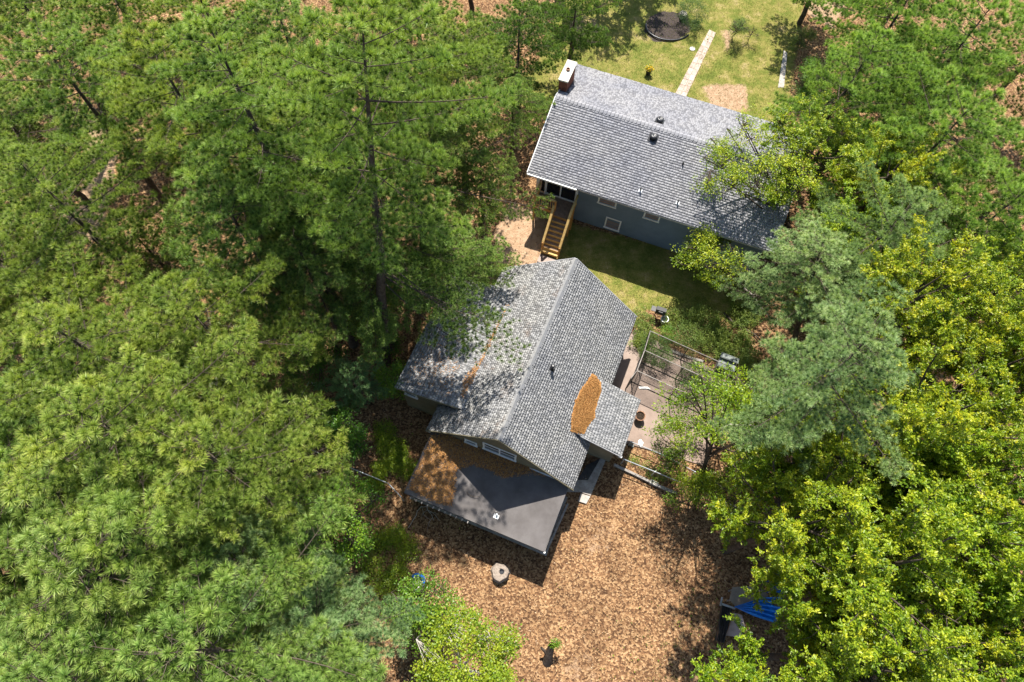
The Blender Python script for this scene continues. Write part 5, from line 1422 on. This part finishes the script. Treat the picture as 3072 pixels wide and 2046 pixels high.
# ---- right side
RG = 'bluish pines between the houses and the right hand oaks'
pine((2230, 1400), (2620, 1000), 15.0, 7.5, 3.2, 140, 'tall bluish pine right of the kennel with fanned limbs', mat='pine_blue', tint=(1.05, 1.04, 1), group=RG)
pine((2360, 1100), (2470, 720), 9.0, 3.6, 3.3, 141, 'spreading bluish pine hanging over the right end of the shaded lawn', mat='pine_blue', tint=(1.12, 1.08, 1.0), group=RG,
     extra=((3.8, (2105, 805), 3.4), (4, (2190, 830), 3.8), (4.2, (2290, 1040), 4.2), (4.2, (2180, 760), 4.0), (4.4, (2270, 950), 4.4)))
pine(None, (2760, 590), 11.5, 4, 2.9, 142, 'bluish pine among the yellow oaks at the right', mat='pine_blue', tint=(1.05, 1.04, .95), group=RG)
TG = 'green pines at the upper right'
for k, (tp_, hh, RR, lab) in enumerate([((2640, 110), 10.5, 3.5, 'soft green pine at the top right beside the driveway shrubs'), ((2930, 300), 11.0, 3.9, 'wide green pine at the upper right edge'),
        ((2990, 0), 11.0, 3.7, 'pine in the upper right corner'), ((2700, 380), 8.5, 3.0, 'shaded pine behind the oak that hangs over the blue roof'), ((3090, 560), 10.5, 3.2, 'pine at the right edge above the bright yellow oak'),
        ((2800, -120), 9.5, 3.3, 'pine at the top edge between the two upper right pines')]):
    pine(None, tp_, hh, 1.5, RR, 150+k, lab, tint=(.98, 1.12, .98), group=TG)
for k, (x, y, hh) in enumerate([(3350, 300, 10), (3350, 650, 10), (3300, -50, 10), (2900, -330, 10), (2560, -260, 8), (2860, 120, 8), (2820, 520, 7)]):
    pine(None, (x, y), hh, 1.5, 3.3, 440+k, 'pine crowded among the upper right pines', tint=(.95, 1.08, .95), group='crowded pines at the upper right')
OG = 'large oaks of the right hand woods'
Lf = leafy
Lf('oak_tree', (2400, 800), (2290, 440), 7.6, 5.2, 3.3, 201, 'yellow-green oak whose open limbs hang over the right end of the blue roof', mat='oak', n_clump=560, per=18, leaf=.115, clump=.17, trunk_r=.15, lobes=26, hollow=.3, limbs=15, az=[(0, 1.1), (90, .95), (180, 1.1), (270, .85)], csd=.16, light=.12, twig_r=1.1)
Lf('oak_tree', (2300, 860), (2150, 735), 4.4, 2.2, 2.0, 203, 'low yellow-green oak limb cluster in front of the blue wall', mat='oak', n_clump=360, per=18, leaf=.11, clump=.16, trunk_r=.08, lobes=12, light=.12, limbs=7)
for k, (bp, tp_, hh, zb_, RR, ti, lab) in enumerate([
  (None, (2500, 390), 8.2, 3.8, 3.2, (1, 1, 1), 'dense yellow-green oak right of the blue roof'),
  (None, (2850, 800), 12.0, 6, 3.3, (1.1, 1.0, .8), 'bright yellow oak at the right edge above the tall bluish pine'),
  (None, (2960, 1180), 13.0, 6.5, 3.6, (1.08, 1.0, .8), 'bright oak at the right edge level with the cottage'),
  (None, (2700, 1330), 11.5, 5.5, 3.3, (1, 1, .95), 'green and yellow oak below the tall bluish pine'),
  (None, (2490, 1540), 11.5, 6, 3.2, (1.05, 1, .85), 'yellow-green oak whose left limbs reach over the leaf littered yard'),
  (None, (2810, 1680), 13.0, 6, 3.8, (1, 1, .9), 'large oak with dense foliage right of the blue tarp'),
  (None, (3080, 1560), 12.5, 6, 3.4, (.95, 1, .9), 'oak cut by the right edge near the lower corner'),
  (None, (2450, 2150), 10.0, 4.5, 3.1, (.92, 1, .9), 'oak at the bottom edge below the black trough'),
  (None, (2730, 2010), 12.0, 6, 3.4, (1, 1, .9), 'oak at the bottom edge near the lower right corner'),
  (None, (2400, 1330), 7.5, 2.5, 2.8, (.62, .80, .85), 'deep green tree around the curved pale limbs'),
  (None, (2760, 420), 10.0, 5, 2.6, (1.1, 1.0, .75), 'yellow oak between the blue roof oak and the upper right pines')]):
    big_leafy(bp, tp_, hh, zb_, RR, 220+k, lab, tint=ti, group=OG)
for k, (x, y, hh) in enumerate([(3110, 800, 10), (3120, 1040, 10), (2900, 1010, 9), (3100, 1380, 11), (2620, 1480, 8.5), (2960, 1430, 11), (2590, 1780, 9), (2960, 1920, 11), (3150, 1900, 11), (2540, 1200, 7.5), (2660, 860, 8), (3380, 1050, 11), (3380, 1450, 11), (3380, 1850, 11), (3200, 2250, 11), (2850, 2330, 11), (2500, 2330, 10), (2640, 640, 8)]):
    big_leafy(None, (x, y), hh, hh*.42, 3.1, 240+k, 'yellow-green oak crowded among others in the right hand woods', tint=[(1, 1, .95), (1.1, 1, .8), (.9, 1, .9)][k % 3], group='crowded oaks of the right hand woods')
Lf('oak_tree', (2092, 1450), (2185, 1200), 8.6, 5.4, 2.2, 213, 'open crowned oak over the kennel with its trunk behind the silver fence', mat='oak', n_clump=420, per=18, leaf=.11, clump=.17, trunk_r=.14, lobes=13, light=-.02, tint=(.92, .98, .85), limbs=12)
Lf('young_oak', (2052, 1425), (2040, 1290), 3.4, 1.2, 1.15, 214, 'slender young oak with open limbs over the lower patio', mat='oak', n_clump=170, per=16, leaf=.10, clump=.16, trunk_r=.045, lobes=10, light=-.06, limbs=10)
Lf('young_oak', (2032, 1440), (2022, 1375), 2.4, 1.0, .62, 215, 'small round topped sapling between patio and fence', mat='oak', n_clump=80, per=16, leaf=.09, clump=.13, trunk_r=.03, lobes=6, light=-.12, tint=(.85, .9, .85), limbs=6)
Lf('young_oak', None, (2230, 1230), 4.5, .8, 1.9, 216, 'bushy young tree right of the kennel', mat='oak', n_clump=520, per=18, leaf=.10, clump=.18, trunk_r=.07, lobes=15, light=-.04, tint=(.9, 1, .95))
Lf('young_oak', None, (2120, 1470), 3.2, .6, 1.3, 217, 'bright young tree hiding the trunk base of the tall bluish pine', mat='oak', n_clump=300, per=18, leaf=.10, clump=.17, trunk_r=.05, lobes=11, light=.02)
Lf('young_oak', None, (2260, 1480), 4.6, .8, 1.6, 218, 'thin leaved young tree right of the fence end', mat='oak', n_clump=260, per=16, leaf=.10, clump=.18, trunk_r=.06, lobes=12, light=.02)
Lf('maple_tree', None, (1370, 2020), 7.2, 2.6, 2.55, 520, 'bright yellow-green maple at the bottom centre', mat='maple', n_clump=1000, per=20, leaf=.095, clump=.19, lobes=34, csd=.13, light=.26, tint=(1.15, 1.0, .8), bark='dead_wood', aspect=.8)
Lf('maple_tree', None, (1240, 1830), 4.2, 1.0, 1.7, 221, 'darker green maple behind the bright one at the bottom', mat='maple', n_clump=520, per=18, leaf=.09, clump=.18, lobes=16, csd=.12, light=.0, aspect=.8, trunk_r=.08)
Lf('maple_tree', None, (985, 1550), 5.0, 1.0, 2.4, 222, 'vivid green maple left of the shadowed strip of litter', mat='maple', n_clump=800, per=18, leaf=.09, clump=.18, lobes=20, csd=.12, light=.08, aspect=.7, trunk_r=.08, tint=(.95, 1.05, .9))
Lf('maple_tree', None, (820, 1530), 5.0, 1.0, 2.3, 223, 'vivid green maple half under the pine limbs at lower left', mat='maple', n_clump=800, per=18, leaf=.09, clump=.18, lobes=18, csd=.12, light=.06, aspect=.7, trunk_r=.08)
Lf('maple_tree', None, (1010, 1265), 3.4, .6, 1.5, 224, 'dark leafy shrub-like maple below the small bluish pine', mat='maple', n_clump=420, per=18, leaf=.09, clump=.18, lobes=13, csd=.10, light=-.10, aspect=.7, trunk_r=.06, tint=(.8, .92, .95))
Lf('vine_shrub', None, (1120, 940), 4.2, .5, 1.5, 225, 'vivid green leafy shrub between the two pine trunks', 'shrub', mat='maple', n_clump=520, per=18, leaf=.085, clump=.17, lobes=14, csd=.12, light=.12, aspect=.7, trunk_r=.05)
Lf('vine_shrub', None, (1170, 1120), 3.4, .3, .95, 226, 'bright climbing shrub against the annex corner', 'shrub', mat='maple', n_clump=260, per=18, leaf=.08, clump=.15, lobes=9, csd=.12, light=.10, aspect=.7, trunk_r=.04)
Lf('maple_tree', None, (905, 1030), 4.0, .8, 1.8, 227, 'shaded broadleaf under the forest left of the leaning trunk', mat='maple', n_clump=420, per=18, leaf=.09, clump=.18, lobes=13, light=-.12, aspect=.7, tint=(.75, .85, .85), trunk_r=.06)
Lf('oak_sapling', None, (730, 870), 2.8, .6, 1.3, 228, 'thin sapling with yellowed leaves over the straw clearing', mat='oak', n_clump=110, per=14, leaf=.09, clump=.17, lobes=9, light=.10, tint=(1.3, .85, .6), trunk_r=.04)
Lf('oak_sapling', None, (690, 990), 2.4, .5, 1.1, 229, 'dark thin sapling left of the leaning pine trunk', mat='oak', n_clump=90, per=14, leaf=.09, clump=.16, lobes=8, light=-.2, tint=(.7, .75, .6), trunk_r=.04)
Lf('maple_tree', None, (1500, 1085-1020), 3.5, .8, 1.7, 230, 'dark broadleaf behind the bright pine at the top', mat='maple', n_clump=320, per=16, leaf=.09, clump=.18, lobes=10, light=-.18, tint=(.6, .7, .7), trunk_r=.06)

# shrubs
SG = 'shrubs of the front yard'
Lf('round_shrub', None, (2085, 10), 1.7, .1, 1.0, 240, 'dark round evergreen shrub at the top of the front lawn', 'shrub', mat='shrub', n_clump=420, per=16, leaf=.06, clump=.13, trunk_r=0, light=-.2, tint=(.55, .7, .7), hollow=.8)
Lf('ornamental_shrub', None, (2222, 62), 1.8, .4, .80, 241, 'small upright shrub on the lawn right of the garden path', 'shrub', mat='shrub', n_clump=160, per=16, leaf=.06, clump=.13, trunk_r=.04, light=-.05, lobes=9)
Lf('ornamental_shrub', None, (2262, 82), 1.2, .2, .55, 242, 'brownish faded shrub beside the upright one on the lawn', 'shrub', mat='shrub', n_clump=60, per=14, leaf=.055, clump=.12, trunk_r=.03, light=.0, tint=(1.2, .9, .8), lobes=6)
Lf('hedge_shrub', None, (2450, 190), 2.4, .1, 1.5, 243, 'large green shrub beside the pale driveway edge', 'shrub', mat='maple', n_clump=700, per=18, leaf=.07, clump=.16, trunk_r=.05, light=.0, lobes=16, tint=(.9, 1.05, 1))
Lf('hedge_shrub', None, (2420, 90), 1.5, .1, .9, 244, 'pale green shrub above the large one by the driveway edge', 'shrub', mat='shrub', n_clump=320, per=16, leaf=.06, clump=.14, trunk_r=.04, light=.1, lobes=10)
Lf('hedge_shrub', None, (2540, 240), 3.0, .1, 1.5, 245, 'dark green shrub under the top right pines', 'shrub', mat='maple', n_clump=500, per=18, leaf=.08, clump=.16, trunk_r=.05, light=-.1, lobes=14, tint=(.75, .95, .85))
Lf('garden_shrub', None, (2005, 994), .9, .05, .48, 250, 'vivid green rounded shrub just below the white bucket', 'shrub', mat='maple', n_clump=130, per=16, leaf=.06, clump=.11, trunk_r=0, light=.0, hollow=.7)
Lf('garden_shrub', None, (2073, 998), 1.2, .05, .85, 251, 'large pale green rounded shrub in the middle of the litter bed', 'shrub', mat='shrub', n_clump=340, per=16, leaf=.06, clump=.12, trunk_r=0, light=.10, hollow=.7)
Lf('garden_shrub', None, (1978, 1040), 1.4, .05, .90, 252, 'grey-green shrub enclosed by the top panel of the kennel', 'shrub', mat='shrub', n_clump=340, per=16, leaf=.06, clump=.12, trunk_r=0, light=-.08, hollow=.7, tint=(.85, .92, .9))
Lf('garden_shrub', None, (2095, 1120), 1.3, .05, .9, 253, 'dark shrub inside the kennel behind the grey storage box', 'shrub', mat='shrub', n_clump=300, per=16, leaf=.06, clump=.12, trunk_r=0, light=-.18, hollow=.7, tint=(.8, .88, .85))
bed = [(1925, 945), (1940, 990), (1925, 1020), (2025, 948), (2060, 945), (2100, 930), (2125, 950), (2150, 970), (2165, 1000), (2190, 1020), (2205, 985), (2240, 1010), (2260, 1060), (2225, 1065), (2150, 1040), (2120, 1000), (2230, 920), (2260, 945), (2180, 1050), (2270, 1110)]
for k, (x, y) in enumerate(bed):
    Lf('low_shrub', None, (x, y), .55+.3*random.random(), .03, .46+.30*random.random(), 300+k, 'low light green shrub growing in the litter bed between kennel and lawn', 'shrub', mat='shrub', n_clump=110, per=18, leaf=.075, clump=.11, trunk_r=0,
       light=.30+.1*random.random(), hollow=.5, group='low shrubs in the litter bed', tint=(1, 1, .9))
gr = [(1155, 1330), (1195, 1345), (1170, 1385), (1140, 1400), (1215, 1395), (1150, 1290), (1120, 1445), (1180, 1600), (1215, 1640), (1130, 1620), (1115, 1700), (1190, 1720), (1150, 1760)]
for k, (x, y) in enumerate(gr):
    Lf('bramble', None, (x, y), .5+.3*random.random(), .03, .42+.3*random.random(), 340+k, 'pale green bramble clump on the litter between porch and left maple', 'shrub', mat='maple', n_clump=110, per=16, leaf=.08, clump=.14, trunk_r=0,
       light=.30, hollow=.4, group='brambles left of the porch', tint=(1.1, 1, .9))
for k, (x, y) in enumerate([(1940, 1395), (1905, 1380), (1965, 1425), (2000, 1425), (1985, 1410), (2070, 1480)]):
    Lf('seedling_clump', None, (x, y), .30+.15*random.random(), .02, .26+.15*random.random(), 370+k, 'small green seedling clump along the silver fence', 'plant', mat='maple', n_clump=26, per=12, leaf=.06, clump=.11, trunk_r=0,
       light=.10, hollow=.4, group='seedlings along the silver fence')

# ================================================================== LITTER, WEEDS, GRASS
def scatter(n, bounds):
    x = rng.uniform(bounds[0], bounds[1], n); y = rng.uniform(bounds[2], bounds[3], n)
    P = np.stack([x, y], 1)
    q, zz = proj(np.column_stack([P, np.zeros(n)]))
    ok = (q[:, 0] > -60) & (q[:, 0] < 3130) & (q[:, 1] > -60) & (q[:, 1] < 2110)
    return P[ok]
B_ = (-38, 38, -4, 46)
def under_house(P):
    L = np.column_stack([(P-HB.O[:2])@HB.u[:2], (P-HB.O[:2])@HB.v[:2]]); a = (L[:, 0] > .3) & (L[:, 0] < 14) & (abs(L[:, 1]) < 3.8)
    L = np.column_stack([(P-HC.O[:2])@HC.u[:2], (P-HC.O[:2])@HC.v[:2]]); b = (L[:, 0] > .2) & (L[:, 0] < 11) & (abs(L[:, 1]) < 3.5)
    return a | b
def flat_bits(name, P, mat, size, label, cat, lift=.012, tilt=.35, aspect=.6, cmap=None, upright=False):
    n = len(P); a = rng.uniform(0, 2*math.pi, n)
    D = unit(np.stack([np.cos(a), np.sin(a), rng.normal(.0, .15, n) if not upright else np.full(n, 1.4)], 1))
    N = unit(np.array([0, 0, 1.])+rng.normal(0, tilt, (n, 3)))
    W = np.column_stack([P, gz(P[:, 0], P[:, 1])+lift*rng.uniform(.6, 2.6, n)])
    C = rng.random(n) if cmap is None else cmap
    o = obj(name, leaves_mesh(name, W, D, N, size*rng.uniform(.6, 1.3, n), C, MAT[mat], aspect=aspect)); o.color = (1, 1, 1, 1)
    tag(o, label, cat, kind='stuff'); return o
P = scatter(330000, B_)
wL = field(P, lawn_polys); wS = field(P, soil_polys); wM = field(P, mulch_polys); wW = field(P, weed_polys)
pat = soft(P, poly_px([(1905, 985), (2100, 1085), (2210, 1150), (2120, 1400), (1880, 1330), (1760, 1200)]), .2)
prob = np.clip(1.0-wL*.97-wS*.75-wM*.85-wW*.25-pat*.94, .02, 1)
# clumpy
cl = .55+.45*np.sin(P[:, 0]*1.3+np.sin(P[:, 1]*1.7)*1.5)*np.sin(P[:, 1]*1.1+np.sin(P[:, 0]*.9)*1.7)
keep = (rng.random(len(P)) < prob*(.55+.45*cl)) & ~under_house(P)
PL = P[keep]
farm = (PL[:, 1] > 24)
flat_bits('leaf_litter', PL[(~farm) | (rng.random(len(PL)) < .35)], 'litter', .068, 'dry tan and brown oak leaves covering the yard', 'leaf litter', cmap=None)
wprob = np.clip(wW*1.1+.015+.25*wL*0, 0, 1)
k2 = (rng.random(len(P)) < wprob*.38*(.15+.85*cl)) & ~under_house(P) & (pat < .4)
flat_bits('ground_weeds', P[k2], 'maple', .095, 'small green weeds sprouting through the litter', 'weeds', .05, .8, .6, rng.uniform(.2, .9, k2.sum()), True)
G = scatter(420000, (-14, 24, 14, 46)); gl = field(G, lawn_polys)
G = G[(rng.random(len(G)) < gl*.55) & ~under_house(G)]
def lawn_leaf():
    m = foliage('grass_blades', (.085, .105, .02), (.17, .185, .035), (.33, .29, .09), .25, .6, 1., .2); return m
MAT['grass'] = lawn_leaf()
flat_bits('grass', G, 'grass', .075, 'short patchy green and straw coloured grass of the lawns', 'grass', .01, .8, .28, np.clip(rng.normal(.45, .25, len(G)), 0, 1), True)
